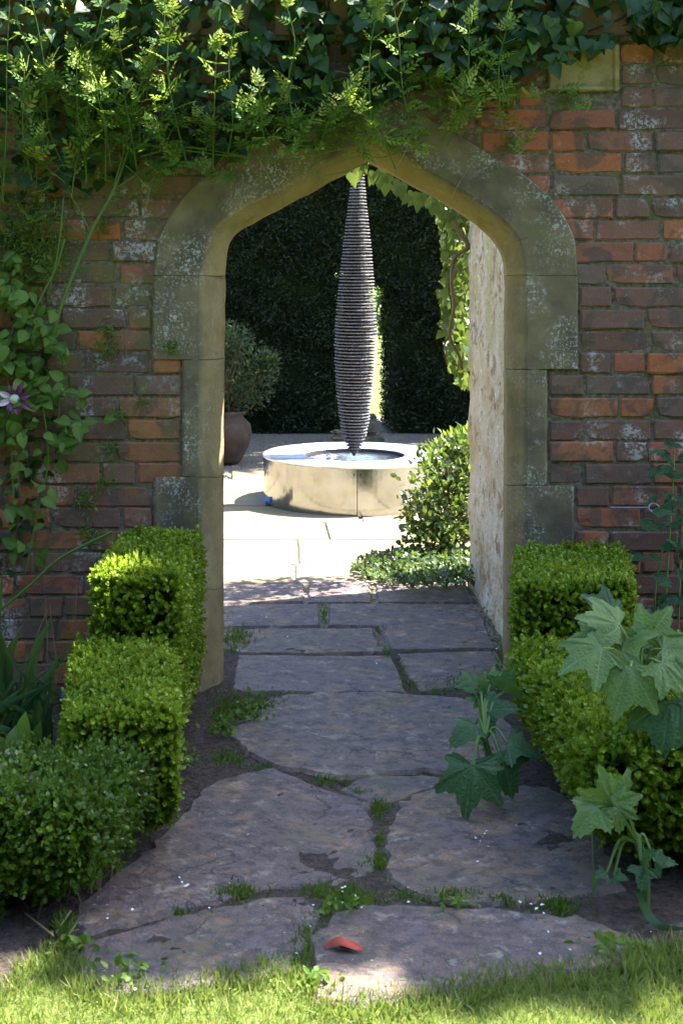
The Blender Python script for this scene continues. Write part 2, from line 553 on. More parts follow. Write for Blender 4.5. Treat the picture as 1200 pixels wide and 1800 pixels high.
M['seed'] = plain('seed_head', (.42, .52, .40), .8, .2)

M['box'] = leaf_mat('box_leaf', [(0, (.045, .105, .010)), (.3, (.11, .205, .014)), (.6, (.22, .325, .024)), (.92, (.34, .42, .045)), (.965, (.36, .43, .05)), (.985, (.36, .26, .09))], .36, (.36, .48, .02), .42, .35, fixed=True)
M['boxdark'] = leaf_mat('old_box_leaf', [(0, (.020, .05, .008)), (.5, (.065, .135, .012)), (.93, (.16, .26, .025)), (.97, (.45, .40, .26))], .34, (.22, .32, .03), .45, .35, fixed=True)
M['yew'] = leaf_mat('yew_needle', [(0, (.007, .014, .004)), (.5, (.016, .030, .008)), (.85, (.034, .052, .013)), (.97, (.10, .10, .03))], .15, (.05, .08, .01), .5, .3, fixed=True)
M['ivy'] = leaf_mat('ivy_leaf', [(0, (.010, .036, .010)), (.5, (.020, .062, .014)), (.85, (.04, .10, .018)), (1, (.11, .18, .02))], .25, (.14, .26, .02), .5, .28, vein=(.05, .09, .035))
M['jas'] = leaf_mat('jasmine_leaf', [(0, (.04, .10, .012)), (.5, (.085, .18, .02)), (.85, (.16, .26, .03)), (1, (.30, .34, .06))], .45, (.40, .50, .06), .6, .15)
M['jastip'] = leaf_mat('sunlit_young_jasmine', [(0, (.10, .19, .03)), (.5, (.19, .28, .05)), (1, (.31, .36, .09))], .42, (.42, .50, .09), .6, .15)  # young growth, with sunlight on the tips put into a brighter yellow
M['clem'] = leaf_mat('clematis_leaf', [(0, (.055, .115, .012)), (.6, (.10, .185, .022)), (1, (.15, .235, .04))], .38, (.26, .38, .03), .55, .22, vein=(.14, .22, .08))
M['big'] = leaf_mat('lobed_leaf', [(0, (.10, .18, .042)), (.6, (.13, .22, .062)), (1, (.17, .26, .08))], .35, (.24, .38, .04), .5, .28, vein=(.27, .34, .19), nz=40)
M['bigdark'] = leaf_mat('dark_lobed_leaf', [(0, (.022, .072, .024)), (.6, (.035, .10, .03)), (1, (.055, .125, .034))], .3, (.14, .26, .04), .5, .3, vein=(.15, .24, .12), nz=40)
M['blade'] = leaf_mat('blade_leaf', [(0, (.025, .06, .022)), (.6, (.04, .095, .03)), (1, (.06, .12, .035))], .3, (.14, .26, .03), .4, .4)
M['blight'] = leaf_mat('light_blade_leaf', [(0, (.10, .20, .04)), (1, (.14, .25, .05))], .35, (.2, .32, .03), .4, .4)
M['bush'] = leaf_mat('bush_leaf', [(0, (.020, .045, .012)), (.6, (.038, .075, .016)), (.88, (.085, .14, .026)), (1, (.18, .23, .05))], .28, (.26, .36, .04), .38, .45)
M['grey'] = leaf_mat('grey_shrub_leaf', [(0, (.022, .042, .018)), (.6, (.04, .07, .028)), (1, (.075, .11, .045))], .3, (.14, .22, .06), .5, .3)  # leaf colour lowered to stand in for shade on the potted shrub
M['vine'] = leaf_mat('vine_leaf', [(0, (.035, .075, .014)), (.6, (.065, .125, .02)), (1, (.15, .20, .04))], .32, (.32, .40, .06), .45, .35)
M['grass'] = leaf_mat('grass_blade', [(0, (.10, .16, .03)), (.6, (.17, .25, .045)), (.85, (.27, .32, .08)), (1, (.42, .36, .18))], .35, (.36, .44, .08), .5, .3)
M['moss'] = leaf_mat('moss', [(0, (.07, .13, .018)), (.6, (.12, .20, .028)), (1, (.19, .26, .04))], .3, (.2, .3, .04), .6, .2)
M['tree'] = leaf_mat('tree_leaf', [(0, (.035, .07, .012)), (.6, (.06, .11, .018)), (1, (.09, .14, .03))], .35, (.2, .3, .03), .45, .35)
M['core'] = plain('inner_foliage', (.010, .018, .006), .95, .05)
M['stem'] = plain('green_stem', (.085, .15, .03), .55, .3)
M['ystem'] = plain('yellow_stem', (.17, .24, .05), .55, .3)

# ------------------------------------------------------------------ leaf templates: x across, y along, z up
KITE = (np.array([(0, 0, 0), (.32, .45, .10), (0, 1, 0), (-.32, .45, .10)]), [(0, 1, 2), (0, 2, 3)])
OVAL = (np.array([(0, 0, 0), (.25, .22, .07), (.30, .6, .09), (0, 1, -.06), (-.30, .6, .09), (-.25, .22, .07), (0, .5, 0)]), [(0, 1, 6), (1, 2, 6), (2, 3, 6), (3, 4, 6), (4, 5, 6), (5, 0, 6)])
NEEDLE = (np.array([(0, 0, 0), (.10, .5, .03), (0, 1, 0), (-.10, .5, .03)]), [(0, 1, 2), (0, 2, 3)])
def ovate(wid=.36, curl=.12, fold=.10, n=5):
    V = []; F = []; vein = []
    for i in range(n + 1):
        t = i / n
        w = wid * (math.sin(math.pi * t ** .72) ** .85 if 0 < t < 1 else 0)
        z = -curl * t * t
        V += [(-w, t, z + fold * w / wid), (0, t, z), (w, t, z + fold * w / wid)]
        vein += [0, 1, 0]
    for i in range(n):
        a = 3 * i; b = a + 3
        F += [(a, a + 1, b + 1, b), (a + 1, a + 2, b + 2, b + 1)]
    return (np.array(V), F), vein
def ivy_tmpl():
    half = [(0, .0), (.20, -.13), (.42, -.06), (.50, .14), (.40, .34), (.30, .52), (.12, .82), (0, 1.0)]
    V = [(0, 0, 0), (0, .3, .0), (0, .62, -.03), (0, 1, -.16)]; vein = [1, 1, 1, .6]; F = []
    for s in (1, -1):
        o = len(V)
        for (x, y) in half[1:-1]:
            V.append((s * x, y, .10 * abs(x) * 2 - .08 * max(0, y) ** 2)); vein.append(0)
        q = [o + i for i in range(6)]
        fs = [(0, q[0], q[1]), (0, q[1], q[2]), (0, q[2], 1), (1, q[2], q[3]), (1, q[3], q[4]), (1, q[4], 2), (2, q[4], q[5]), (2, q[5], 3)]
        F += fs if s == 1 else [f[::-1] for f in fs]
    return (np.array(V, float), F), vein
def lobed(lobes, teeth=3, droop=.25, seed=0, notch=.45):
    """palmate leaf: y from stalk end (0,0) at the heart; lobes = [(angle from +y, length)]."""
    r = random.Random(seed)
    V = [(0, 0, 0)]; vein = [1.0]; rim = []
    lobes = sorted(lobes)
    k = len(lobes)
    pts = []
    for i, (a, L) in enumerate(lobes):
        if i > 0:
            a0, L0 = lobes[i - 1]
            pts.append(((a0 + a) / 2, notch * (L0 + L) / 2, 0))
        wdt = .5 * min(abs(a - lobes[i - 1][0]) if i else 99, abs(lobes[i + 1][0] - a) if i < k - 1 else 99)
        for q in range(teeth):
            f = (q + 1) / (teeth + 1)
            pts.append((a - wdt * (1 - f) * .78, L * (notch + (1 - notch) * f ** .8) * (1.03 if q % 2 == 0 else .93), 0))
        pts.append((a, L, .9))
        for q in range(teeth - 1, -1, -1):
            f = (q + 1) / (teeth + 1)
            pts.append((a + wdt * (1 - f) * .78, L * (notch + (1 - notch) * f ** .8) * (1.03 if q % 2 == 0 else .93), 0))
    if True:
        a0, L0 = lobes[0]; a1, L1 = lobes[-1]
        pts = [(a0 - .35, L0 * .55, 0)] + pts + [(a1 + .35, L1 * .55, 0)]
    F = []
    RINGS = (.33, .66, 1.0)
    for fr in RINGS:
        for (a, L, v) in pts:
            rr = L * fr
            x, y = math.sin(a) * rr, math.cos(a) * rr
            z = -droop * rr * rr + .04 * math.sin(5 * x + seed) * rr + .05 * math.cos(a * k * 1.0 + seed) * fr * (0 if v else 1) + r.uniform(-.012, .012) + (.035 * fr if not v else -.012)
            V.append((x, y, z)); vein.append(1.0 if v else 0.0)
    n = len(pts)
    for j in range(n - 1):
        F.append((0, 1 + j + 1, 1 + j))
        for q in range(2):
            F.append((1 + q * n + j, 1 + q * n + j + 1, 1 + (q + 1) * n + j + 1, 1 + (q + 1) * n + j))
    return (np.array(V), F), vein
TRI = 2.2
LOB5 = [lobed([(-1.75, .62), (-.85, .9), (0, 1.0), (.85, .9), (1.75, .62)], 3, .34, s, .66) for s in (1, 2)]
LOB3 = lobed([(-1.2, .75), (0, 1.0), (1.2, .75)], 4, .35, 5, .62)
def pinnate(n=3, droop=.12):
    V = []; F = []
    def leaflet(px, py, pz, ang, L):
        o = len(V)
        c, s = math.cos(ang), math.sin(ang)
        for (x, y, z) in [(0, 0, 0), (.24, .45, .07), (0, 1, -.10), (-.24, .45, .07)]:
            V.append((px + (x * c + y * s) * L, py + (-x * s + y * c) * L, pz + z * L))
        F.append((o, o + 1, o + 2)); F.append((o, o + 2, o + 3))
    for i in range(n):
        y = .12 + .62 * i / n
        for sgn in (1, -1):
            leaflet(0, y, -droop * y * y, sgn * 1.0, .40 - .05 * i)
    leaflet(0, .66, -droop * .5, 0, .40)
    o = len(V)
    V += [(-.012, 0, 0), (.012, 0, 0), (.006, .7, -droop * .5), (-.006, .7, -droop * .5)]
    F.append((o, o + 1, o + 2, o + 3))
    return (np.array(V), F)
PIN = pinnate()

# ------------------------------------------------------------------ terrain
def sheet(name, pts, z, m):
    o = obj(name, [(p[0], p[1], z) for p in pts], [tuple(range(len(pts)))], m)
    return tag(o, kind='structure')
ring = [(180 * math.cos(a), 180 * math.sin(a)) for a in np.linspace(0, 2 * math.pi, 64, endpoint=False)]
sheet('ground', ring, -.050, M['lawn'])
sheet('border', [(-5, -2.25), (5, -2.25), (5, .5), (-5, .5)], -.030, M['soil'])
sheet('courtyard', [(-6, .5), (7, .5), (7, 8.4), (-6, 8.4)], -.010, M['gravel'])
edge_px = [(-260, 1730), (-100, 1735), (0, 1735), (70, 1672), (120, 1668), (150, 1715), (230, 1738), (330, 1722), (400, 1705), (470, 1690), (520, 1700), (560, 1742), (640, 1752), (740, 1738), (850, 1708), (940, 1700), (1040, 1690), (1120, 1672), (1210, 1660), (1420, 1650)]
EDGE = np.array([G(x, y)[:2] for x, y in edge_px])
lawn_poly = [(-6, -9), (6, -9), (6, EDGE[-1][1])] + [tuple(p) for p in EDGE[::-1]] + [(-6, EDGE[0][1])]
sheet('lawn', lawn_poly, -.012, M['lawn'])
def edge_y(x):
    return np.interp(x, EDGE[:, 0], EDGE[:, 1])

gxs = np.arange(-1.6, 2.0, .022); gys = np.arange(-2.45, .56, .022)
GX, GYY = np.meshgrid(gxs, gys, indexing='ij')
gp = np.stack([GX, GYY, np.zeros_like(GX)], -1)
GZ = -.0052 + .0045 * wob(gp, 7, 1.) + .0035 * wob(gp, 21, 4.) + rng.normal(0, .0016, GX.shape)
GZ = np.where(GYY < edge_y(GX) - .03, -.032, GZ)
nyy = len(gys)
ii, jj = np.meshgrid(np.arange(len(gxs) - 1), np.arange(nyy - 1), indexing='ij')
qa = (ii * nyy + jj).ravel()
so_ = obj('soil', np.stack([GX, GYY, GZ], -1).reshape(-1, 3), np.stack([qa, qa + nyy, qa + nyy + 1, qa + 1], 1).tolist(), M['soil'], smooth=True)
tag(so_, kind='structure')

# ------------------------------------------------------------------ path of irregular slabs
path = bpy.data.objects.new('path', None)
C.objects.link(path); tag(path, kind='structure')
court = bpy.data.objects.new('courtyard_paving', None)
C.objects.link(court); tag(court, kind='structure')
def slab(poly, m, parent, z=0.0, cell=.035, jit=.004, relief=.003, seed=0, name='paving_slab', thick=.06):
    r = np.random.default_rng(seed)
    P = np.array([(p[0], p[1]) for p in poly])
    area = 0.5 * np.sum(P[:, 0] * np.roll(P[:, 1], -1) - np.roll(P[:, 0], -1) * P[:, 1])
    if area < 0: P = P[::-1]
    E = []
    for i in range(len(P)):
        a, b = P[i], P[(i + 1) % len(P)]
        L = np.linalg.norm(b - a); n = max(1, int(L / cell))
        for k in range(n):
            q = a + (b - a) * k / n
            E.append(q + r.normal(0, jit, 2))
    E = np.array(E)
    nE = len(E)
    Tn = np.roll(E, -1, 0) - np.roll(E, 1, 0)
    Tn /= np.linalg.norm(Tn, axis=1, keepdims=True)
    inw = np.stack([-Tn[:, 1], Tn[:, 0]], 1)
    I = E + inw * .009
    lo, hi = E.min(0), E.max(0)
    gx, gy = np.meshgrid(np.arange(lo[0], hi[0], cell), np.arange(lo[1], hi[1], cell))
    Q = np.stack([gx.ravel(), gy.ravel()], 1) + r.normal(0, cell * .18, (gx.size, 2))
    ins = np.zeros(len(Q), bool)
    A = I; B = np.roll(I, -1, 0)
    for i in range(nE):
        c = (A[i, 1] > Q[:, 1]) != (B[i, 1] > Q[:, 1])
        xx = (B[i, 0] - A[i, 0]) * (Q[:, 1] - A[i, 1]) / (B[i, 1] - A[i, 1] + 1e-12) + A[i, 0]
        ins ^= c & (Q[:, 0] < xx)
    dmin = np.min(np.linalg.norm(Q[:, None, :] - I[None], axis=2), axis=1) if len(Q) else np.array([])
    Q = Q[ins & (dmin > cell * .45)]
    pts = [Vector(p) for p in I] + [Vector(p) for p in Q]
    res = geometry.delaunay_2d_cdt(pts, [(i, (i + 1) % nE) for i in range(nE)], [], 1, 1e-5)
    tv, tf = res[0], res[2]
    tv = np.array([(p[0], p[1]) for p in tv])
    tilt = r.normal(0, .004, 2); c0 = E.mean(0)
    def zz(X):
        P3 = np.c_[X, np.zeros(len(X))]
        return z + (X - c0) @ tilt + relief * (wob(P3, 9, seed) + .7 * wob(P3, 23, seed + 3))
    top = np.c_[tv, zz(tv)]
    o = len(top)
    rimz = zz(E) - .011
    rim = np.c_[E, rimz]; bot = np.c_[E, np.full(nE, z - thick)]
    V = np.r_[top, rim, bot]
    F = [tuple(f) for f in tf]
    near = [int(np.argmin(np.linalg.norm(tv - p, axis=1))) for p in I]
    for i in range(nE):
        j = (i + 1) % nE
        if near[i] != near[j]: F.append((near[i], o + i, o + j, near[j]))
        else: F.append((near[i], o + i, o + j))
        F.append((o + i, o + nE + i, o + nE + j, o + j))
    return obj(name, V, F, m, parent)
slabs_px = [
 ([(557, 1650), (590, 1608), (650, 1592), (760, 1598), (860, 1600), (1000, 1612), (1095, 1640), (1112, 1665), (1080, 1700), (960, 1712), (860, 1722), (740, 1752), (640, 1762), (562, 1756), (555, 1690)], .004),
 ([(140, 1662), (250, 1628), (380, 1597), (470, 1579), (525, 1576), (560, 1606), (545, 1650), (512, 1694), (450, 1712), (330, 1734), (220, 1745), (160, 1730), (140, 1700)], .0),
 ([(395, 1372), (480, 1355), (560, 1385), (643, 1413), (655, 1470), (648, 1530), (590, 1553), (480, 1558), (400, 1578), (280, 1610), (150, 1640), (125, 1612), (190, 1550), (270, 1490), (330, 1430), (355, 1392)], .004),
 ([(684, 1455), (705, 1412), (760, 1392), (850, 1378), (960, 1385), (1040, 1430), (1090, 1560), (960, 1582), (830, 1586), (740, 1572), (692, 1545), (682, 1500)], .002),
 ([(605, 1384), (640, 1366), (735, 1361), (800, 1368), (755, 1386), (700, 1404), (652, 1408)], -.006),
 ([(425, 1275), (480, 1227), (560, 1221), (700, 1221), (800, 1230), (880, 1258), (920, 1320), (860, 1362), (740, 1352), (600, 1366), (500, 1350), (440, 1322), (412, 1295)], .010),
 ([(407, 1208), (418, 1151), (690, 1151), (716, 1216), (560, 1217), (420, 1217)], .0),
 ([(396, 1139), (400, 1108), (455, 1104), (655, 1104), (676, 1147), (500, 1148), (418, 1147)], .001),
 ([(380, 1066), (470, 1060), (561, 1061), (564, 1100), (455, 1101), (380, 1102)], .0),
 ([(578, 1061), (700, 1060), (840, 1062), (872, 1140), (690, 1143), (664, 1101), (576, 1100)], .002),
 ([(697, 1147), (872, 1143), (895, 1178), (895, 1203), (800, 1207), (737, 1216), (712, 1180)], -.001),
 ([(657, 1024), (820, 1026), (838, 1058), (664, 1058)], .0),
 ([(540, 1022), (650, 1022), (655, 1058), (540, 1058)], -.001),
 ([(380, 1024), (535, 1022), (534, 1057), (375, 1060)], .0),
]
def grow(pp, e):
    c_ = np.mean(np.array(pp, float), 0); out = []
    for p in pp:
        v = np.array(p, float) - c_; out.append(tuple(c_ + v * (1 + e / np.linalg.norm(v * (1, 2.0)))))
    return out
for i, (pp, z) in enumerate(slabs_px):
    z *= .5
    if i < 6: pp = grow(pp, 9)
    far = i >= 6
    slab([G(x, y) for x, y in pp], M['slab'], path, z, .045 if far else .03, .003 if far else .006, .0015 if far else .0045, i)
# the court beyond
rows = [1.62]
y = 1.62
r = random.Random(3)
row = 0
while y < 4.9:
    h = r.uniform(.38, .62)
    x = -3.2 + r.uniform(-.3, 0)
    while x < 3.6:
        w = r.uniform(.45, .95)
        cx, cy = x + w / 2, y + h / 2
        if not (cx > .55 and cy < 2.35 and cx < 1.6) and not (cy < 2.0 and cx > .6):
            g = .008
            jit = lambda: r.uniform(-.008, .008)
            if not (cx < -.45 and cx > -1.3 and cy > 4.6 and cy < 5.3 and False):
                slab([(x + g + jit(), y + g + jit()), (x + w - g, y + g + jit()), (x + w - g + jit(), y + h - g), (x + g, y + h - g + jit())], M['court'], court, r.uniform(-.003, .003), .3, .003, .0, row * 17 + int(x * 10) + 100)
        x += w
    y += h; row += 1

# ------------------------------------------------------------------ stone archway
RI = [(647, 284), (690, 306), (738, 333), (787, 359), (830, 389), (858, 411), (876, 433), (886, 456), (890, 484)]
RC = [(646, 243), (708, 273), (753, 304), (800, 332), (850, 364), (880, 387), (903, 412), (915, 438), (920, 484)]
RE = [(644, 135), (745, 203), (795, 231), (846, 262), (905, 297), (955, 334), (993, 382), (1010, 422), (1016, 484)]
LI = [(647, 284), (596, 311), (545, 340), (500, 363), (450, 390), (425, 404), (408, 421), (399, 443), (396, 484)]
LC = [(646, 243), (580, 282), (533, 309), (486, 334), (430, 361), (400, 381), (376, 406), (363, 436), (356, 484)]
LE = [(644, 135), (543, 203), (493, 231), (442, 258), (383, 295), (333, 331), (297, 379), (275, 424), (268, 484)]
YF, YC, YB = -.010, .085, .140
def xz(p, y):
    d = 1 + y / D
    w = W(p[0], p[1], d)
    return w.x, w.z
def st_section(I, Cc, E, splay=0.0):
    ix, iz = xz(I, YC); cx, cz = xz(Cc, YF); ex, ez = xz(E, YF)
    return [(ex, YF, ez), (cx, YF, cz), (ix, YC, iz), (ix + splay, YB, iz), (ex, YB, ez)]
def loft(secs):
    """sections of 5 corners, with the chamfer edges softened; returns verts, faces, weather"""
    V = []; F = []; Wt = []
    n = 0
    for s in secs:
        s = [np.array(q) for q in s]
        e, c, i, ib, eb = s
        u = norm((e - c)[None])[0]
        seq = [(eb, 1), (e + (eb - e) * .06, 1), (e - u * .008, 1)]
        for f in (.25, .5, .75): seq.append((e + (c - e) * f, 1))
        seq += [(c + u * .010, .9), (c + (i - c) * .10, .35), (c + (i - c) * .5, .04), (i + (c - i) * .06, .0), (i + (ib - i) * .12, .0), (ib, .1)]
        n = len(seq)
        for p, w in seq:
            amt = .0030 if w < .95 else .0016
            q_ = p + np.array((wob(p, 26, 1.), .7 * wob(p, 21, 3.), wob(p, 29, 5.))) * amt
            if 0 < w < .95 or w == 0: q_ = q_ + np.array((0, max(0., wob(p * 1.0, 47, 2.) - .45) * .012, 0))
            V.append(q_); Wt.append(w)
    m_ = len(secs)
    for a in range(m_ - 1):
        for b in range(n):
            k = (b + 1) % n
            F.append((a * n + b, a * n + k, (a + 1) * n + k, (a + 1) * n + b))
    F.append(tuple(range(n))); F.append(tuple(((m_ - 1) * n + b) for b in range(n))[::-1])
    return V, F, Wt
arch = thing('stone_archway', 'weathered pale stone archway with a pointed head framing the opening in the brick wall', 'archway', (.37, 0, 0))
def arch_stone(secs, jamb=False):
    v, f, w = loft(secs)
    if jamb: w = [max(q, .45) if q > .02 else .25 for q in w]
    return obj('arch_stone', v, f, M['arch'], arch, attrs={'weather': w})
def seg(I, Cc, E, a, b, n=9, rev=False):
    I2, C2, E2 = spline(I, n), spline(Cc, n), spline(E, n)
    return [(I2[k], C2[k], E2[k]) for k in range(a * n, b * n + 1)]
def shrink(secs, gap=.0013):
    """pull the two end sections in a little so joints stay open"""
    s0 = [np.array(q) for q in secs[0]]; s1 = [np.array(q) for q in secs[1]]
    t0 = norm((s1[2] - s0[2])[None])[0]
    sa = [np.array(q) for q in secs[-1]]; sb = [np.array(q) for q in secs[-2]]
    t1 = norm((sb[2] - sa[2])[None])[0]
    return [[q + t0 * gap for q in s0]] + secs[1:-1] + [[q + t1 * gap for q in sa]]
SPL = -.0
def secs_from(lst, splay=0.0): return [st_section(i, c, e, splay) for i, c, e in lst]
# head: left haunch, left upper with apex, right upper, right haunch
lh = secs_from(seg(LI, LC, LE, 3, 8)); lt = secs_from(seg(LI, LC, LE, 0, 3))
rt0 = secs_from(seg(RI, RC, RE, 0, 1)); rt = secs_from(seg(RI, RC, RE, 1, 3)); rh = secs_from(seg(RI, RC, RE, 3, 8))
for s_ in (lh, lt, rt0, rt, rh): arch_stone(shrink(s_))
LJ = [(484, 632, 268), (632, 838, 320), (838, 1036, 270), (1036, 1235, 322)]
RJ = [(484, 649, 1016), (649, 853, 962), (853, 1052, 1009), (1052, 1235, 964)]
for y0, y1, xo in LJ:
    secs = []
    for y_ in np.linspace(y0, y1, 9):
        f = (y_ - 484) / 740
        s_ = st_section((395 - 4 * min(1, f * 3) , y_), (356 - 6 * f, y_), (xo, y_))
        # splayed inner return that catches the sun
        i, ib = s_[2], s_[3]
        s_[2] = (i[0] - .016, i[1], i[2]); s_[3] = (i[0] + .003, YB, i[2])
        s_[4] = (s_[0][0], YB, i[2])
        secs.append(s_)
    arch_stone(shrink(secs), jamb=True)
for y0, y1, xo in RJ:
    secs = [st_section((890 - 3 * (y_ - 484) / 740, y_), (921, y_), (xo, y_)) for y_ in np.linspace(y0, y1, 9)]
    arch_stone(shrink(secs), jamb=True)
# mortar ring just inside the stones
def inset(secs):
    out = []
    for e, c, i, ib, eb in secs:
        e, c, i, ib, eb = [np.array(q, float) for q in (e, c, i, ib, eb)]
        u = norm((e - i)[None])[0]
        out.append([e - u * .006 + (0, .0012, 0), c + u * .0012 + (0, .0012, 0), i + u * .0012 + (0, .0012, 0), ib + u * .004, eb - u * .006])
    return out
allL = [st_section(p, c, e) for p, c, e in seg(LI, LC, LE, 0, 8)]
allR = [st_section(p, c, e) for p, c, e in seg(RI, RC, RE, 0, 8)]
for ring_ in (allL, allR):
    v, f, w = loft(inset(ring_)); obj('joint_mortar', v, f, M['joint'], arch)
for xs in ((330, 350, 378), (952, 930, 897)):
    s_ = [st_section((xs[2], y_), (xs[1], y_), (xs[0], y_)) for y_ in np.linspace(484, 1235, 3)]
    v, f, w = loft(inset(s_)); obj('joint_mortar', v, f, M['joint'], arch)

# ------------------------------------------------------------------ brick wall
wall = thing('brick_wall', 'old lichen-spotted red and brown brick garden wall around the stone archway', 'wall', (0, 0.02, 0))
WT = 2.17
op = []
for (p, e) in zip(LI[::-1], LE[::-1]):
    q = (np.array(p) * .35 + np.array(e) * .65); op.append((W(*q).x, W(*q).z))
for (p, e) in list(zip(RI, RE))[1:]:
    q = (np.array(p) * .35 + np.array(e) * .65); op.append((W(*q).x, W(*q).z))
xl, xr = W(322 - 0, 600).x + .02, W(960, 600).x - .02
outline = [(-4.5, -.04), (xl, -.04), (xl, op[0][1])] + op + [(xr, op[-1][1]), (xr, -.04), (4.5, -.04), (4.5, WT), (-4.5, WT)]
bm = bmesh.new()
fv = [bm.verts.new((x, .005, z)) for x, z in outline]
f = bm.faces.new(fv)
ex = bmesh.ops.extrude_face_region(bm, geom=[f])
bmesh.ops.translate(bm, verts=[v for v in ex['geom'] if isinstance(v, bmesh.types.BMVert)], vec=(0, .33, 0))
bmesh.ops.triangulate(bm, faces=list(bm.faces))
bmesh.ops.recalc_face_normals(bm, faces=list(bm.faces))
bm.verts.index_update()
obj('mortar_core', [tuple(v.co) for v in bm.verts], [tuple(v.index for v in q.verts) for q in bm.faces], M['mortar'], wall)
bm.free()
def brick_mesh(L, H, Dp, seed):
    r = np.random.default_rng(seed)
    nx, nz = (6, 3) if L > .15 else (4, 3)
    xs = np.linspace(-.5, .5, nx + 1); zs = np.linspace(-.5, .5, nz + 1)
    xs = np.concatenate([[-.5], np.linspace(-.5 + .006 / L, .5 - .006 / L, nx), [.5]]); zs = np.concatenate([[-.5], np.linspace(-.5 + .005 / H, .5 - .005 / H, nz), [.5]])
    V = []; idx = {}
    chip = r.integers(0, 4) if r.random() < .6 else -1
    cs = [(-.5, -.5), (.5, -.5), (.5, .5), (-.5, .5)]
    wv = r.uniform(-.0025, .0025, 4)
    for i, x in enumerate(xs):
        for k, z in enumerate(zs):
            rim = i in (0, len(xs) - 1) or k in (0, len(zs) - 1)
            y = r.normal(0, .0009) + wv[0] * x * 2 + wv[1] * z + (r.uniform(.003, .006) if rim else 0)
            X, Z = x * L, z * H
            if rim:
                X += r.normal(0, .0012); Z += r.normal(0, .0013)
            if chip >= 0:
                dx = X - cs[chip][0] * L; dz = Z - cs[chip][1] * H
                g = math.exp(-(dx * dx + dz * dz) / (2 * .014 ** 2))
                X -= cs[chip][0] * 2 * g * .008; Z -= cs[chip][1] * 2 * g * .006; y += g * .006
            idx[(i, k)] = len(V); V.append((X, y, Z))
    F = []
    for i in range(len(xs) - 1):
        for k in range(len(zs) - 1):
            F.append((idx[i, k], idx[i + 1, k], idx[i + 1, k + 1], idx[i, k + 1]))
    loop = [(i, 0) for i in range(len(xs))] + [(len(xs) - 1, k) for k in range(1, len(zs))] + [(i, len(zs) - 1) for i in range(len(xs) - 2, -1, -1)] + [(0, k) for k in range(len(zs) - 2, 0, -1)]
    o = len(V)
    for q in loop:
        p = V[idx[q]]; V.append((p[0], Dp, p[2]))
    for a in range(len(loop)):
        b = (a + 1) % len(loop)
        F.append((idx[loop[a]], o + a, o + b, idx[loop[b]]))
    return V, F
BH = .0655
SETS = {'s': [brick_mesh(.222, BH, .09, s) for s in range(9)], 'h': [brick_mesh(.106, BH, .09, 50 + s) for s in range(6)]}
SM = {}
for k_, L_ in SETS.items():
    SM[k_] = []
    for v, f in L_:
        me = bpy.data.meshes.new('brick'); me.from_pydata(v, [], f); me.materials.append(M['brick']); SM[k_].append(me)
def extr(z):
    """arch outer edge as (left x, right x) at height z, or None above it"""
    y = GY - z / K
    for (y0, y1, xo) in LJ:
        if y0 <= y < y1 + 40:
            L = xo
    else: pass
    L = R = None
    for (y0, y1, xo) in LJ:
        if y0 <= y < y1: L = xo
    for (y0, y1, xo) in RJ:
        if y0 <= y < y1: R = xo
    if y >= 1235: L, R = 322, 964
    if y < 484:
        if y < 150: return None
        le = sorted((p[1], p[0]) for p in LE); re_ = sorted((p[1], p[0]) for p in RE)
        L = np.interp(y, [p[0] for p in le], [p[1] for p in le]); R = np.interp(y, [p[0] for p in re_], [p[1] for p in re_])
    if L is None: L = 268
    if R is None: R = 1012
    return W(L, y).x, W(R, y).x
PLQ = (W(962, 80).x, W(1088, 80).x, W(0, 160).z, W(0, 78).z)
rb = random.Random(11)
far_bricks = ([], [])
COURSE = 39.0 * K
ncourse = int(WT / COURSE)
zt0 = WT
def lay(x, w, zc, kind):
    me_i = rb.randrange(len(SM[kind]))
    L0 = .222 if kind == 's' else .106
    y = rb.gauss(-.001, .0022); zj = rb.gauss(0, .0012)
    sx = w / L0
    if -.93 < x < 1.50:
        o = bpy.data.objects.new('brick', SM[kind][me_i]); C.objects.link(o); o.parent = wall
        o.location = (x, y - .02, zc + zj); o.scale = (sx, 1, 1 + rb.uniform(-.03, .03)); o.rotation_euler = (rb.gauss(0, .012), rb.gauss(0, .006), rb.gauss(0, .008))
    else:
        v, f = SETS[kind][me_i]
        add_mesh(far_bricks, ([(x + p[0] * sx, y + p[1], zc + zj + p[2]) for p in v], f))
def course_run(x0, x1, zc, first):
    """fill x0..x1 with stretchers and headers and 10 mm joints"""
    J = .0095
    x = x0; kind = first
    while x < x1 - .02:
        L = (.222 if kind == 's' else .106) * rb.uniform(.95, 1.05)
        rem = x1 - x
        if rem < L + J + .05:
            L = rem
            kind = 's' if L > .15 else 'h'
            if L > .27:
                h = L * .5 - J / 2
                lay(x + h / 2, h, zc, 's' if h > .15 else 'h'); lay(x + h + J + h / 2, h, zc, 's' if h > .15 else 'h'); break
            lay(x + L / 2, L, zc, kind); break
        lay(x + L / 2, L, zc, kind)
        x += L + J
        kind = rb.choice(['s', 's', 'h'])
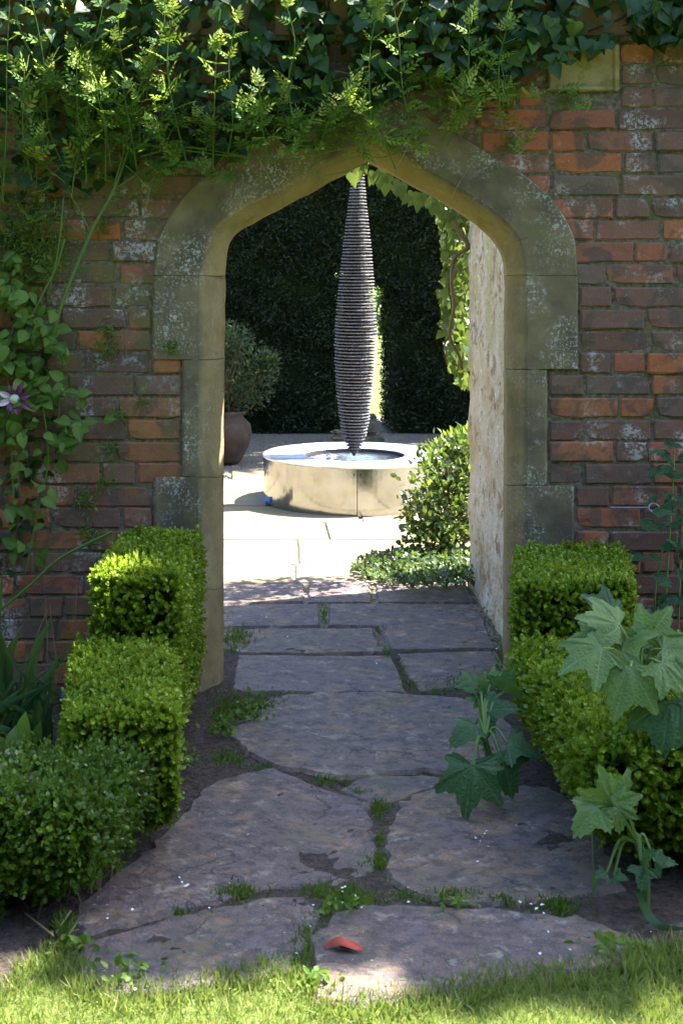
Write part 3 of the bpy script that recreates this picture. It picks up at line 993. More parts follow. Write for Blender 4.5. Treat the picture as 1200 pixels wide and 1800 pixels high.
for c in range(ncourse + 1):
    zc = WT - COURSE * (c + .5)
    if zc < -.03: break
    e_ = extr(zc)
    eu = extr(zc + COURSE * .45); el = extr(zc - COURSE * .45)
    runs = []
    if e_ is None: runs = [(-4.5, 4.5)]
    else:
        vertical = (GY - zc / K) >= 484
        if vertical: L, R = e_[0] - .006, e_[1] + .006
        else:
            L = (eu or e_)[0] + .02; R = (eu or e_)[1] - .02
            L = min(L, W(640, 0).x); R = max(R, W(650, 0).x)
        runs = [(-4.5, L), (R, 4.5)]
    inplq = PLQ[2] - .02 < zc < PLQ[3] + .02
    out = []
    for a, b in runs:
        if inplq and a < PLQ[0] < b: out += [(a, PLQ[0] - .004), (PLQ[1] + .006, b)]
        else: out.append((a, b))
    for a, b in out:
        if a < -4: # lay from the arch outwards so closers sit far off
            off = .222 * rb.random()
            course_run(a - off, b, zc, rb.choice('sh'))
        else:
            course_run(a, b, zc, rb.choice('sh'))
obj('brickwork', far_bricks[0], far_bricks[1], M['brick'], wall, kind='stuff')
# carved block
pl = ([], [])
px0, px1, pz0, pz1 = PLQ
bz = .012
add_mesh(pl, box(px0 + .003, px1 - .003, -.004, .09, pz0, pz1, .004))
obj('carved_block', pl[0], pl[1], M['plaque'], wall)
fr = ([], [])
add_mesh(fr, box(px0 + .003, px0 + .026, -.014, .0, pz0, pz1, .004)); add_mesh(fr, box(px1 - .022, px1 - .003, -.014, .0, pz0, pz1, .004)); add_mesh(fr, box(px0 + .027, px1 - .023, -.013, .0, pz0, pz0 + .018, .004))
obj('carved_border', fr[0], fr[1], M['plaque'], wall)
# coping stones along the top, back face render
v, f = box(-4.49, 4.49, -.022, .362, WT + .001, WT + .15)
obj('coping_bed', v, f, M['mortar'], wall)
for (cx0, cx1) in [(-4.5, -3.4), (-3.39, -2.3), (-2.29, -1.2), (-1.19, -.55), (-.54, .05), (.06, .52), (.53, .98), (1.0, 1.265), (1.275, 1.75), (1.76, 2.6), (2.61, 3.5), (3.51, 4.5)]:
    v, f = box(cx0, cx1, -.035, .375, WT + .006, WT + .17, .012)
    v = [(p[0], p[1] + .004 * math.sin(cx0 * 9), p[2] + (.05 if abs(p[1] - .17) < .1 else 0)) for p in v]
    obj('coping_stone', v, f, M['coping'], wall)

# pale side wall beyond the arch
sw = thing('side_wall', 'pale peeling limewashed wall running back from the right side of the archway', 'wall', (1.07, .9, 0))
xs_, y0s, y1s, zs_ = .950, .345, 1.62, 2.35
ny, nz = 44, 70
V = []; F = []
for i in range(ny + 1):
    for j in range(nz + 1):
        y_ = y0s + (y1s - y0s) * i / ny; z_ = -.04 + (zs_ + .04) * j / nz
        w_ = wob(np.array([.3, y_ * 1.3, z_]), 9, 2.) * .011 + wob(np.array([.1, y_, z_]), 31, 5.) * .006
        V.append((xs_ + w_, y_ + (.010 * wob(np.array([0, 3., z_]), 14, 1.) if i == ny else 0), z_))
for i in range(ny):
    for j in range(nz):
        a = i * (nz + 1) + j
        F.append((a, a + 1, a + nz + 2, a + nz + 1))
obj('limewash_face', V, F, M['lime'], sw, smooth=True)
v, f = box(xs_ + .012, xs_ + .26, y0s, y1s - .01, -.04, zs_)
obj('masonry_core', v, f, M['lime'], sw)
v, f = box(xs_ - .03, xs_ + .29, y0s + .02, y1s + .03, zs_ + .004, zs_ + .08, .012)
obj('coping_stone', v, f, M['coping'], sw)

# ------------------------------------------------------------------ fountain
FX, FY, FR, FH = W(622.5, 0, 1.751).x, .751 * D, .534, .2724
basin = thing('fountain_basin', 'low round polished steel fountain basin with a flat rim and dark water', 'fountain', (FX, FY, 0))
for a0, a1 in ((0, 1), (1, 2), (2, 3)):
    # three curved steel panels with a butt seam facing the arch
    s0 = -math.pi / 2 - .035
    A0 = s0 + a0 * 2 * math.pi / 3 + .004; A1 = s0 + a1 * 2 * math.pi / 3 - .004
    V = []; F = []; n = 40
    for j in range(n + 1):
        a = A0 + (A1 - A0) * j / n
        for rr, z_ in ((FR - .004, -.03), (FR - .004, FH - .012), (FR - .012, FH - .012), (FR - .012, -.03)):
            V.append((FX + rr * math.cos(a), FY + rr * math.sin(a), z_))
    for j in range(n):
        for q in range(4):
            k_ = (q + 1) % 4
            F.append((j * 4 + q, (j + 1) * 4 + q, (j + 1) * 4 + k_, j * 4 + k_))
    F.append((0, 1, 2, 3)); F.append((n * 4 + 3, n * 4 + 2, n * 4 + 1, n * 4))
    obj('side_panel', V, F, M['steel'], basin)
    sc_ = ([], [])
    for a in (A0 + .03, A1 - .03):
        v, f = box(-.004, .004, -.002, .002, -.006, .006)
        add_mesh(sc_, ([(FX + (FR - .002) * math.cos(a) + p[0], FY + (FR - .002) * math.sin(a) + p[1], FH - .045 + p[2]) for p in v], f))
    obj('rivet', sc_[0], sc_[1], M['slatecore'], basin)
v, f = lathe([(FR - .02, -.03), (FR - .02, FH - .02)], FX, FY, 64); obj('inner_drum', v, f, M['slatecore'], basin)
RIN = .292
v, f = lathe([(FR - .004, FH - .014), (FR, FH - .009), (FR, FH - .002), (FR - .003, FH), (RIN + .004, FH - .004), (RIN, FH - .008)], FX, FY, 96)
obj('rim', v, f, M['rim'], basin)
v, f = lathe([(RIN + .0015, FH - .0085), (RIN + .0015, FH - .06)], FX, FY, 96); obj('pool_wall', v, f, M['slatecore'], basin)
V = [(FX, FY, FH - .026)]; F = []
nr, na = 8, 64
for i in range(1, nr + 1):
    for j in range(na):
        rr = (RIN + .002) * i / nr; a = 2 * math.pi * j / na
        V.append((FX + rr * math.cos(a), FY + rr * math.sin(a), FH - .026 + .002 * math.sin(rr * 70) * (1 - i / nr)))
for j in range(na):
    F.append((0, 1 + j, 1 + (j + 1) % na))
    for i in range(nr - 1):
        a = 1 + i * na
        F.append((a + j, a + na + j, a + na + (j + 1) % na, a + (j + 1) % na))
obj('water', V, F, M['water'], basin, smooth=True)
# bubbling jet
jv = ([], [])
rj = random.Random(5)
for k_ in range(14):
    v, f = lathe([(0.0001, -.006), (.005, -.003), (.006, 0), (.004, .004), (.0001, .006)], FX - .155 + rj.gauss(0, .008), FY - .02 + rj.gauss(0, .012), 8)
    dz = FH - .03 + rj.random() * .035
    add_mesh(jv, ([(p[0], p[1], p[2] + dz) for p in v], f))
obj('bubble_jet', jv[0], jv[1], M['petal'], basin, smooth=True)
# spindle of stacked slate discs
prof = [(240, 2), (262, 9), (290, 17), (315, 24), (367, 34.7), (424, 48.5), (482, 60), (533, 69), (575, 74), (610, 75.5), (650, 71.5), (698, 64), (733, 55), (769, 41), (790, 24), (802, 3)]
DS = 1.751
sp_ = thing('stacked_slate_sculpture', 'tall spindle sculpture of stacked dark slate discs standing in the fountain', 'sculpture', (FX, FY, FH - .04))
zb, ztp = W(0, 802, DS).z, W(0, 240, DS).z
pitch = 5.65 * DS * K
rs = random.Random(9)
z_ = zb + .006
while z_ < ztp:
    py = HY + (HC - z_) / K / DS
    wpx = np.interp(py, [p[0] for p in prof], [p[1] for p in prof])
    R_ = wpx / 2 * DS * K
    cxo = FX + (-.5 + 7.5 * (808 - py) / 500) * DS * K * .9
    th = pitch * .40
    V = []; F = []; n = 28
    ph = rs.random() * 6
    tx, ty = rs.gauss(0, .006), rs.gauss(0, .006)
    pr = [(.94, 0), (1.0, .25), (1.0, .8), (.95, 1.0)]
    for fr_, hz in pr:
        for j in range(n):
            a = 2 * math.pi * j / n
            rr = R_ * fr_ * (1 + .018 * math.sin(3 * a + ph) + .012 * math.sin(7 * a + 2 * ph) + rs.uniform(-.010, .010))
            V.append((cxo + rr * math.cos(a), FY + rr * math.sin(a), z_ + th * hz + tx * rr * math.cos(a) / .1 * .1 + ty * rr * math.sin(a)))
    for i in range(3):
        for j in range(n):
            k_ = (j + 1) % n
            F.append((i * n + j, i * n + k_, (i + 1) * n + k_, (i + 1) * n + j))
    F.append(tuple(range(n))[::-1]); F.append(tuple(3 * n + j for j in range(n)))
    obj('slate_disc', V, F, M['slate'], sp_)
    z_ += pitch * rs.uniform(.93, 1.07)
V = []; F = []; n = 20
pts = [p for p in prof]
for py, wpx in pts:
    cxo = FX + (-.5 + 7.5 * (808 - py) / 500) * DS * K * .9
    for j in range(n):
        a = 2 * math.pi * j / n; R_ = wpx / 2 * DS * K * .66
        V.append((cxo + R_ * math.cos(a), FY + R_ * math.sin(a), W(0, py, DS).z))
for i in range(len(pts) - 1):
    for j in range(n):
        k_ = (j + 1) % n
        F.append((i * n + j, i * n + k_, (i + 1) * n + k_, (i + 1) * n + j))
obj('core', V, F, M['slatecore'], sp_)
# blue spotlight on the paving
bp = G(469, 888)
bl = thing('garden_spotlight', 'small blue spotlight on the paving at the left foot of the fountain', 'spotlight', bp)
v, f = box(bp.x - .022, bp.x + .022, bp.y - .015, bp.y + .015, .018, .045, .005)
v = [(p[0], p[1] + (p[2] - .03) * .5, p[2] - (p[1] - bp.y) * .2) for p in v]
obj('housing', v, f, M['blue'], bl)
v, f = tube([(bp.x, bp.y, -.02), (bp.x, bp.y, .02)], .004); obj('spike', v, f, M['slatecore'], bl)

# ------------------------------------------------------------------ pot and shrub, trough, stones
PD = 2.06
pc = W(391, 0, PD); pcx, pcy = pc.x, pc.y
kp = PD * K
pot = thing('terracotta_pot', 'large dark bulbous terracotta pot in front of the yew hedge', 'pot', (pcx, pcy, 0))
zp = lambda py: W(0, py, PD).z
v, f = lathe([(.001, 0), (30 * kp, 0), (34 * kp, .02), (46 * kp, zp(785)), (52 * kp, zp(762)), (49 * kp, zp(745)), (38 * kp, zp(734)), (36 * kp, zp(730)), (42 * kp, zp(726)), (43 * kp, zp(722)), (38 * kp, zp(721)), (36 * kp, zp(726))], pcx, pcy, 40)
obj('vessel', v, f, M['terra'], pot, smooth=True)
v, f = lathe([(.001, zp(727)), (37 * kp, zp(727))], pcx, pcy, 24); obj('soil_fill', v, f, M['soil'], pot)
sh = thing('potted_shrub', 'fine-leaved grey-green shrub growing in the terracotta pot', 'shrub', (pcx, pcy, zp(727)))
def cloud(n, c, rad, shell=.55, r=rng):
    d_ = norm(r.normal(size=(n, 3)))
    rr = (shell + (1 - shell) * r.random(n)) ** 1.0
    P = d_ * rr[:, None] * np.array(rad)
    P = P * (1 + .22 * wob(P * 1.0 + np.array(c) * 3, 7, 2.)[:, None])
    return P + np.array(c), d_
cP, cN = [], []
for (px_, py_, rx, ry) in [(395, 650, 68, 70), (445, 655, 44, 56), (405, 600, 38, 34), (425, 690, 45, 36), (360, 670, 60, 60), (468, 640, 20, 24)]:
    c_ = W(px_, py_, PD)
    a, b = cloud(620, c_, (rx * kp * 1.05, rx * kp, ry * kp * 1.05), .15)
    cP.append(a); cN.append(b)
P = np.concatenate(cP); N_ = np.concatenate(cN)
leaf_soup('foliage', KITE, P, N_ + rng.normal(0, .5, N_.shape) + (0, 0, .4), rng.normal(size=P.shape) + (0, 0, .6), rng.uniform(.022, .048, len(P)), M['grey'], sh, wid=.55)
for k_ in range(9):
    a = rng.uniform(0, 6.28); t_ = W(rng.uniform(370, 460), rng.uniform(600, 680), PD)
    v, f = tube(spline([(pcx + .05 * math.cos(a), pcy + .05 * math.sin(a), zp(727)), ((pcx + t_.x) / 2, pcy - .03, (zp(727) + t_.z) / 2), (t_.x, t_.y + rng.uniform(-.1, .1), t_.z)], 4), .006, 5)
    obj('branch', v, f, M['bark'], sh)
TD = 2.25
tb = W(630, 0, TD)
tr = thing('stone_trough', 'dark mossy stone trough on a low slab behind the fountain', 'trough', (tb.x, tb.y, 0))
v, f = box(W(600, 0, TD).x, W(667, 0, TD).x, tb.y - .12, tb.y + .18, .07, W(0, 733, TD).z, .03); obj('trough_body', v, f, M['rock'], tr)
v, f = box(W(592, 0, TD).x, W(673, 0, TD).x, tb.y - .16, tb.y + .22, -.03, .068, .012); obj('plinth', v, f, M['rock'], tr)
v, f = box(W(606, 0, TD).x, W(661, 0, TD).x, tb.y - .09, tb.y + .15, W(0, 733, TD).z + .001, W(0, 733, TD).z + .012, .004); obj('soil_fill', v, f, M['soil'], tr)
sp2 = W(592, 0, 2.1)
rp = thing('stone_pile', 'little pile of flat stones left of the sculpture by the yew hedge', 'stones', (sp2.x, sp2.y, 0))
zz_ = -.02
for k_, (w_, h_) in enumerate([(.13, .05), (.12, .045), (.10, .04), (.075, .035), (.05, .03)]):
    v, f = box(-w_, w_, -w_ * .7, w_ * .7, 0, h_, .014)
    a = .5 * k_
    v = [(sp2.x + p[0] * math.cos(a) - p[1] * math.sin(a) + .01 * (k_ % 2), sp2.y + p[0] * math.sin(a) + p[1] * math.cos(a), zz_ + p[2] * (1 + .2 * math.sin(p[0] * 40 + k_))) for p in v]
    obj('stone', v, f, M['rock'], rp); zz_ += h_ + .004

# ------------------------------------------------------------------ yew hedge with a doorway, beyond the court
HYD = 2.38
y0h = (HYD - 1) * D
gx0, gx1 = W(600, 0, HYD).x, W(690, 0, HYD).x
gz = W(0, 500, HYD).z
hedge = thing('yew_hedge', 'tall dark clipped yew hedge with an arched gap behind the fountain', 'hedge', ((gx0 + gx1) / 2, y0h + .5, 0))
ht = 2.75
core = ([], [])
in_ = .05
add_mesh(core, box(-4.2, gx0 - in_, y0h + in_, y0h + .9, -.03, ht - in_)); add_mesh(core, box(gx1 + in_, 5.2, y0h + in_, y0h + .9, -.03, ht - in_)); add_mesh(core, box(gx0 - in_ + .001, gx1 + in_ - .001, y0h + in_ + .001, y0h + .899, gz + in_ + .04, ht - in_ - .001))
obj('inner_growth', core[0], core[1], M['core'], hedge)
def yewpts(n, x0, x1, z0, z1):
    P = np.c_[rng.uniform(x0, x1, n), np.full(n, y0h), rng.uniform(z0, z1, n)]
    P[:, 1] += .05 * wob(P, 5, 1.) + .035 * wob(P, 13, 4.) + rng.uniform(0, .06, n)
    return P
P = yewpts(105000, -1.2, 2.6, 0, ht)
cxg = (gx0 + gx1) / 2; hw = (gx1 - gx0) / 2
zarch = gz - .14 * np.clip(np.abs((P[:, 0] - cxg) / hw), 0, 1) ** 3
keep = ~((np.abs(P[:, 0] - cxg) < hw - .01) & (P[:, 2] < zarch))
P = P[keep]
P2 = yewpts(22000, -4.2, 5.2, 0, ht); P2 = P2[(P2[:, 0] < -1.2) | (P2[:, 0] > 2.6)]
# sides of the gap and the top
n = 9000
P3 = np.c_[np.where(rng.random(n) < .5, gx0, gx1) + rng.normal(0, .015, n), y0h + rng.random(n) * .9, rng.random(n) * gz]
P4 = np.c_[rng.uniform(gx0, gx1, 5000), y0h + rng.random(5000) * .9, gz + rng.normal(0.02, .02, 5000)]
P5 = np.c_[rng.uniform(-4.2, 5.2, 20000), y0h + rng.random(20000) * .9, ht + rng.normal(0, .03, 20000)]
P = np.concatenate([P, P2, P3, P4, P5])
ax = rng.normal(size=P.shape) * (1, .7, .8) + (0, -.5, .35)
leaf_soup('foliage', NEEDLE, P, ax, rng.normal(size=P.shape) + (0, -.6, .5), rng.uniform(.028, .055, len(P)), M['yew'], hedge, np.clip(.35 + .4 * wob(P, 4.5, 2.) + .3 * rng.normal(size=len(P)) * .6, 0, .99), wid=1.25)

# garden beyond the gap: a bright shrub, a dark conifer and a row of trees
def blob_plant(name, label, cat, base, parts, m, lsize, n, group=None, trunk=None):
    t_ = thing(name, label, cat, base, group)
    PP, NN = [], []
    for (cx, cy, cz, rx, ry, rz) in parts:
        a, b = cloud(n, (base[0] + cx, base[1] + cy, base[2] + cz), (rx, ry, rz), .5)
        PP.append(a); NN.append(b)
    PP, NN = np.concatenate(PP), np.concatenate(NN)
    leaf_soup('crown', KITE, PP, NN + rng.normal(0, .6, NN.shape), rng.normal(size=PP.shape) + (0, 0, .8), rng.uniform(.7, 1.3, len(PP)) * lsize, m, t_)
    if trunk:
        v, f = tube(spline([(base[0], base[1], base[2] - .1), (base[0] + .05, base[1], base[2] + trunk * .5), (base[0], base[1] + .05, base[2] + trunk)], 4), np.linspace(.16, .08, 9), 8)
        obj('trunk', v, f, M['bark'], t_)
    return t_
def far_at(px, d): p = W(px, 0, d); return (p.x, p.y, -.05)
blob_plant('garden_tree', 'sunlit yellow-green tree seen through the gap in the yew hedge', 'tree', far_at(690, 6.6), [(0, 0, 2.6, 1.6, 1.2, 1.1), (-1.1, .3, 2.3, 1.1, 1, 1.0), (1.2, 0, 2.2, 1.0, 1, .9)], M['jas'], .14, 1500, None, 2.0)
blob_plant('round_shrub', 'dark green shrub on the lawn seen through the gap in the yew hedge', 'shrub', far_at(672, 5.2), [(0, 0, .55, .55, .5, .6), (.35, .1, .8, .4, .4, .5)], M['tree'], .09, 1500)

# ------------------------------------------------------------------ clipped box in front of the wall
def box_surface(n, b, r_top=.03, top_w=1.0, seed=1.0, bottom=.06):
    """points and normals on a slightly rounded, slightly uneven clipped block"""
    x0, x1, y0, y1, z1 = b
    z0 = bottom
    areas = np.array([(x1 - x0) * (y1 - y0) * top_w, (x1 - x0) * (z1 - z0), (x1 - x0) * (z1 - z0) * .5, (y1 - y0) * (z1 - z0), (y1 - y0) * (z1 - z0)])
    cnt = (n * areas / areas.sum()).astype(int)
    Ps, Ns = [], []
    for i, c in enumerate(cnt):
        u, v = rng.random(c), rng.random(c)
        if i == 0: P_ = np.c_[x0 + u * (x1 - x0), y0 + v * (y1 - y0), np.full(c, z1)]; N0 = (0, 0, 1)
        elif i == 1: P_ = np.c_[x0 + u * (x1 - x0), np.full(c, y0), z0 + v * (z1 - z0)]; N0 = (0, -1, .15)
        elif i == 2: P_ = np.c_[x0 + u * (x1 - x0), np.full(c, y1), z0 + v * (z1 - z0)]; N0 = (0, 1, .15)
        elif i == 3: P_ = np.c_[np.full(c, x0), y0 + u * (y1 - y0), z0 + v * (z1 - z0)]; N0 = (-1, 0, .15)
        else: P_ = np.c_[np.full(c, x1), y0 + u * (y1 - y0), z0 + v * (z1 - z0)]; N0 = (1, 0, .15)
        Ps.append(P_); Ns.append(np.tile(N0, (c, 1)))
    P_, N0 = np.concatenate(Ps), np.concatenate(Ns).astype(float)
    # round the corners
    c_ = np.array([(x0 + x1) / 2, (y0 + y1) / 2, (z0 + z1) / 2]); hs = np.array([(x1 - x0) / 2, (y1 - y0) / 2, (z1 - z0) / 2])
    q = P_ - c_
    inner = np.clip(q, -(hs - r_top), hs - r_top)
    dlt = q - inner
    L = np.linalg.norm(dlt, axis=1, keepdims=True)
    P_ = c_ + inner + dlt / np.maximum(L, 1e-6) * np.minimum(L, r_top)
    N0 = norm(N0 + dlt / r_top * .6)
    # tuck the foot in
    k_ = np.clip((.14 - (P_[:, 2] - z0)) / .14, 0, 1)
    P_[:, :2] = c_[:2] + (P_[:, :2] - c_[:2]) * (1 - .16 * k_[:, None] ** 1.5)
    P_ += N0 * (.009 * wob(P_, 11, seed) + .007 * wob(P_, 34, seed + 2))[:, None]
    return P_, N0
def box_hedge(name, label, b, n, m=None, leaf=.0118, r_top=.024, rough=.36, seed=1.0, bottom=.06, cat='hedge', lng=.024, stems=6, grp=None, skew=0.0):
    t_ = thing(name, label, cat, ((b[0] + b[1]) / 2, (b[2] + b[3]) / 2, 0), grp)
    P_, N0 = box_surface(n, b, r_top, 1.0, seed, bottom)
    P_[:, 0] += skew * (P_[:, 1] - b[2]) / (b[3] - b[2])
    m_ = len(P_)
    ax = norm(N0 + rng.normal(0, rough, N0.shape) + (0, 0, .25))
    P_ = P_ - ax * rng.uniform(.6, 1.5, (m_, 1)) * lng
    ln = lng * rng.uniform(.7, 1.7, m_)
    NL = 13
    LP, LA, LN, LT = [], [], [], []
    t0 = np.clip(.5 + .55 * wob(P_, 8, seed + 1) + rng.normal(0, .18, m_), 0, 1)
    side = norm(np.cross(ax, rng.normal(size=ax.shape))); up = np.cross(ax, side)
    for j in range(NL):
        tt = (j + .5) / NL
        ph = j * 2.4 + rng.random(m_) * .6
        rad = side * np.cos(ph)[:, None] + up * np.sin(ph)[:, None]
        LP.append(P_ + ax * (ln * tt)[:, None])
        tilt = 1.0 - .65 * tt
        LA.append(norm(ax * .75 + rad * tilt))
        LN.append(ax * 1.0 - rad * .4)
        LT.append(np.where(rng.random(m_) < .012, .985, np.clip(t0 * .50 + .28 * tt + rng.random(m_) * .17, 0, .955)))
    LP, LA, LN, LT = map(np.concatenate, (LP, LA, LN, LT))
    sz = leaf * rng.uniform(.75, 1.25, len(LP))
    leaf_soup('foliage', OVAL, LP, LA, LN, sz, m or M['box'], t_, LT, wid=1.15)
    x0, x1, y0, y1, z1 = b
    g = .046
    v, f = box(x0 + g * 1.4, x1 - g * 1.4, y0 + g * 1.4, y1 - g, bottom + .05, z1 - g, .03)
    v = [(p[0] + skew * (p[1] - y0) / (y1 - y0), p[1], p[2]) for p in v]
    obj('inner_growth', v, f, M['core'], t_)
    for k_ in range(stems):
        sx, sy = rng.uniform(x0 + .05, x1 - .05), rng.uniform(y0 + .06, y1 - .05)
        v, f = tube(spline([(sx + rng.normal(0, .02), sy, -.03), (sx + rng.normal(0, .015), sy, .08), (sx, sy, .2)], 3), .0035, 5)
        obj('stem', v, f, M['bark'], t_)
    return t_
AL = (-.458, -.210, -.72, -.05, .545)
BL = (-.452, -.188, -1.42, -.70, .352)
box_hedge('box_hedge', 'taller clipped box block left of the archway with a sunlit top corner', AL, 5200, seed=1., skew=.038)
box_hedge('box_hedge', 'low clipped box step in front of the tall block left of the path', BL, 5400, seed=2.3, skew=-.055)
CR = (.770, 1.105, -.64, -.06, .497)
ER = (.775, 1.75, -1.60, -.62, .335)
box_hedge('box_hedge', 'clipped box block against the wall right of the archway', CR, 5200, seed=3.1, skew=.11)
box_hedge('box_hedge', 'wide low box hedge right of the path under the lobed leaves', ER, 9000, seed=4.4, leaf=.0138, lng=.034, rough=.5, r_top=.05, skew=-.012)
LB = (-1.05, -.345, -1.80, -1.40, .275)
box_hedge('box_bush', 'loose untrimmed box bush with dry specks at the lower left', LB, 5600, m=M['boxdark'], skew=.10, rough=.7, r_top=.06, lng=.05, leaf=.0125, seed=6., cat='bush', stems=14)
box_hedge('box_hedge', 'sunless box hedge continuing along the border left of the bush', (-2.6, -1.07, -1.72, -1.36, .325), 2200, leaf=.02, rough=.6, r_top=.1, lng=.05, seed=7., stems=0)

# ------------------------------------------------------------------ courtyard bush and ground cover
bb = G(765, 1010)
bush = thing('courtyard_bush', 'glossy leafy bush with pale new shoots at the end of the side wall', 'bush', (bb.x + .15, bb.y + .35, 0))
PP, NN = [], []
for (px_, py_, d_, rx, rz, n_) in [(785, 900, 1.42, 88, 105, 2600), (800, 830, 1.44, 72, 70, 1900), (760, 955, 1.40, 66, 66, 1300), (840, 890, 1.45, 100, 120, 1300), (742, 905, 1.45, 42, 50, 500), (822, 790, 1.44, 45, 40, 600)]:
    c_ = W(px_, py_, d_); s_ = d_ * K
    a, b = cloud(int(n_ * .5), c_, (rx * s_ * .8, rx * s_ * .8, rz * s_ * .85), .35)
    a = np.array(c_) + (a - np.array(c_)) * (1 + .10 * rng.exponential(1.0, len(a)))[:, None]
    PP.append(a); NN.append(b)
PP, NN = np.concatenate(PP), np.concatenate(NN)
k_ = PP[:, 2] > .02; PP, NN = PP[k_], NN[k_]
(OVL, OVLv) = ovate(.30, .15, .08, 3)
tint = np.clip(.55 * rng.random(len(PP)) + .5 * np.clip((PP[:, 2] - .3) / .4, 0, 1) * rng.random(len(PP)), 0, .99)  # paler upper leaves: new growth, with the lit top put into the tint
leaf_soup('foliage', OVL, PP, NN + rng.normal(0, .55, NN.shape) + (0, 0, .25), rng.normal(0, .5, PP.shape) + NN * .7 + (0, 0, .5), rng.uniform(.020, .044, len(PP)), M['bush'], bush, tint)
shoot_me = leaf_mesh('young_leaf', OVL, M['jas'])
for k_ in range(70):
    px_ = rng.uniform(725, 828); c_ = W(px_, np.interp(px_, [690, 730, 760, 790, 825], [890, 840, 785, 762, 752]) + rng.exponential(16), 1.36 + rng.random() * .06)
    put_leaf('leaf', shoot_me, c_, (rng.normal(-.2, .45), rng.normal(-.2, .3), 1), (rng.normal(0, .5), -.8, .5), rng.uniform(.024, .044), bush, .8)
for k_ in range(12):
    t_ = PP[rng.integers(len(PP))]
    v, f = tube(spline([(bb.x + .15 + rng.normal(0, .05), bb.y + .35 + rng.normal(0, .05), -.02), ((bb.x + .15 + t_[0]) / 2, (bb.y + .35 + t_[1]) / 2, t_[2] * .6), t_], 4), .007, 5)
    obj('branch', v, f, M['bark'], bush)
gc = ([], [])
n_ = 2600
q = []
while len(q) < n_:
    x_, y_ = rng.uniform(620, 835), rng.uniform(965, 1026)
    if ((x_ - 760) / 140) ** 2 + ((y_ - 995) / 32) ** 2 < 1: q.append(G(x_, y_, rng.random() * .05 * (1 if x_ < 690 else 1.8)))
q = np.array(q)
tag(leaf_soup('ground_cover', OVL, q, rng.normal(size=q.shape) + (0, 0, .3), rng.normal(0, .4, q.shape) + (0, -.2, 1), rng.uniform(.018, .036, n_), M['bush'], None), kind='stuff')

# ------------------------------------------------------------------ vine hanging at the end of the side wall
(VL, VLv) = ivy_tmpl()
ivy_me = leaf_mesh('ivy_leaf', VL, M['ivy'], VLv)
vine_me = leaf_mesh('vine_leaf', VL, M['vine'], VLv)
vine = thing('hanging_vine', 'leafy vine with a twisted brown stem hanging at the end of the side wall', 'vine', (W(805, 0, 1.33).x, .33 * D, 1.5))
def in_vine(px_, py_):
    left = np.interp(py_, [300, 370, 440, 520, 600, 660, 680], [690, 768, 776, 772, 778, 795, 805])
    right = np.interp(py_, [300, 370, 415, 500, 560, 620, 668, 680], [860, 860, 850, 840, 833, 828, 822, 815])
    return left < px_ < right
cnt = 0; soupP = []
while cnt < 250:
    px_, py_ = rng.uniform(760, 868), rng.uniform(300, 676)
    if not in_vine(px_, py_): continue
    d_ = 1.318 + rng.uniform(.0, .055) - (.01 if cnt < 90 else 0)
    put_leaf('leaf', vine_me, W(px_, py_, d_), (rng.normal(0, .5), rng.normal(-.2, .4), -1 + rng.normal(0, .5)), (rng.normal(-.2, .5), -1, rng.normal(.4, .5)), rng.uniform(.030, .058), vine); cnt += 1
for k_ in range(900):
    px_, py_ = rng.uniform(760, 868), rng.uniform(280, 676)
    if in_vine(px_, py_): soupP.append(W(px_, py_, 1.335 + rng.random() * .06))
soupP = np.array(soupP)
leaf_soup('foliage', VL, soupP, rng.normal(0, .5, soupP.shape) + (0, 0, -1), rng.normal(0, .5, soupP.shape) + (-.2, -1, .4), rng.uniform(.03, .055, len(soupP)), M['vine'], vine)
# the trail under the arch head
for k_ in range(34):
    t_ = k_ / 34
    px_ = 625 + 170 * t_ + rng.normal(0, 6); py_ = np.interp(px_, [620, 650, 690, 740, 790, 830], [296, 290, 318, 345, 368, 395]) + rng.uniform(-10, 14)
    put_leaf('leaf', vine_me, W(px_, py_, 1.12 + .2 * t_), (rng.normal(0, .5), -.2, -1), (rng.normal(0, .4), -1, .5 + rng.normal(0, .3)), rng.uniform(.034, .06), vine)
v, f = tube(spline([W(640, 286, 1.13), W(690, 300, 1.17), W(745, 330, 1.24), W(795, 362, 1.31), W(800, 395, 1.312), W(822, 425, 1.312)], 4), .006, 5); obj('stem', v, f, M['bark'], vine)
v, f = tube(spline([W(796, 350, 1.312), W(800, 395, 1.308), W(818, 424, 1.306), W(822, 436, 1.308), W(800, 452, 1.308), W(793, 490, 1.306), W(797, 540, 1.306), W(790, 590, 1.306), W(806, 625, 1.308), W(812, 650, 1.31)], 4), np.linspace(.011, .006, 37), 6); obj('stem', v, f, M['twig'], vine)
for pts in ([(800, 455), (788, 500), (799, 560)], [(822, 436), (845, 415), (850, 395)], [(790, 590), (780, 610), (785, 640)]):
    v, f = tube(spline([W(a, b, 1.31) for a, b in pts], 4), .004, 5); obj('stem', v, f, M['bark'], vine)

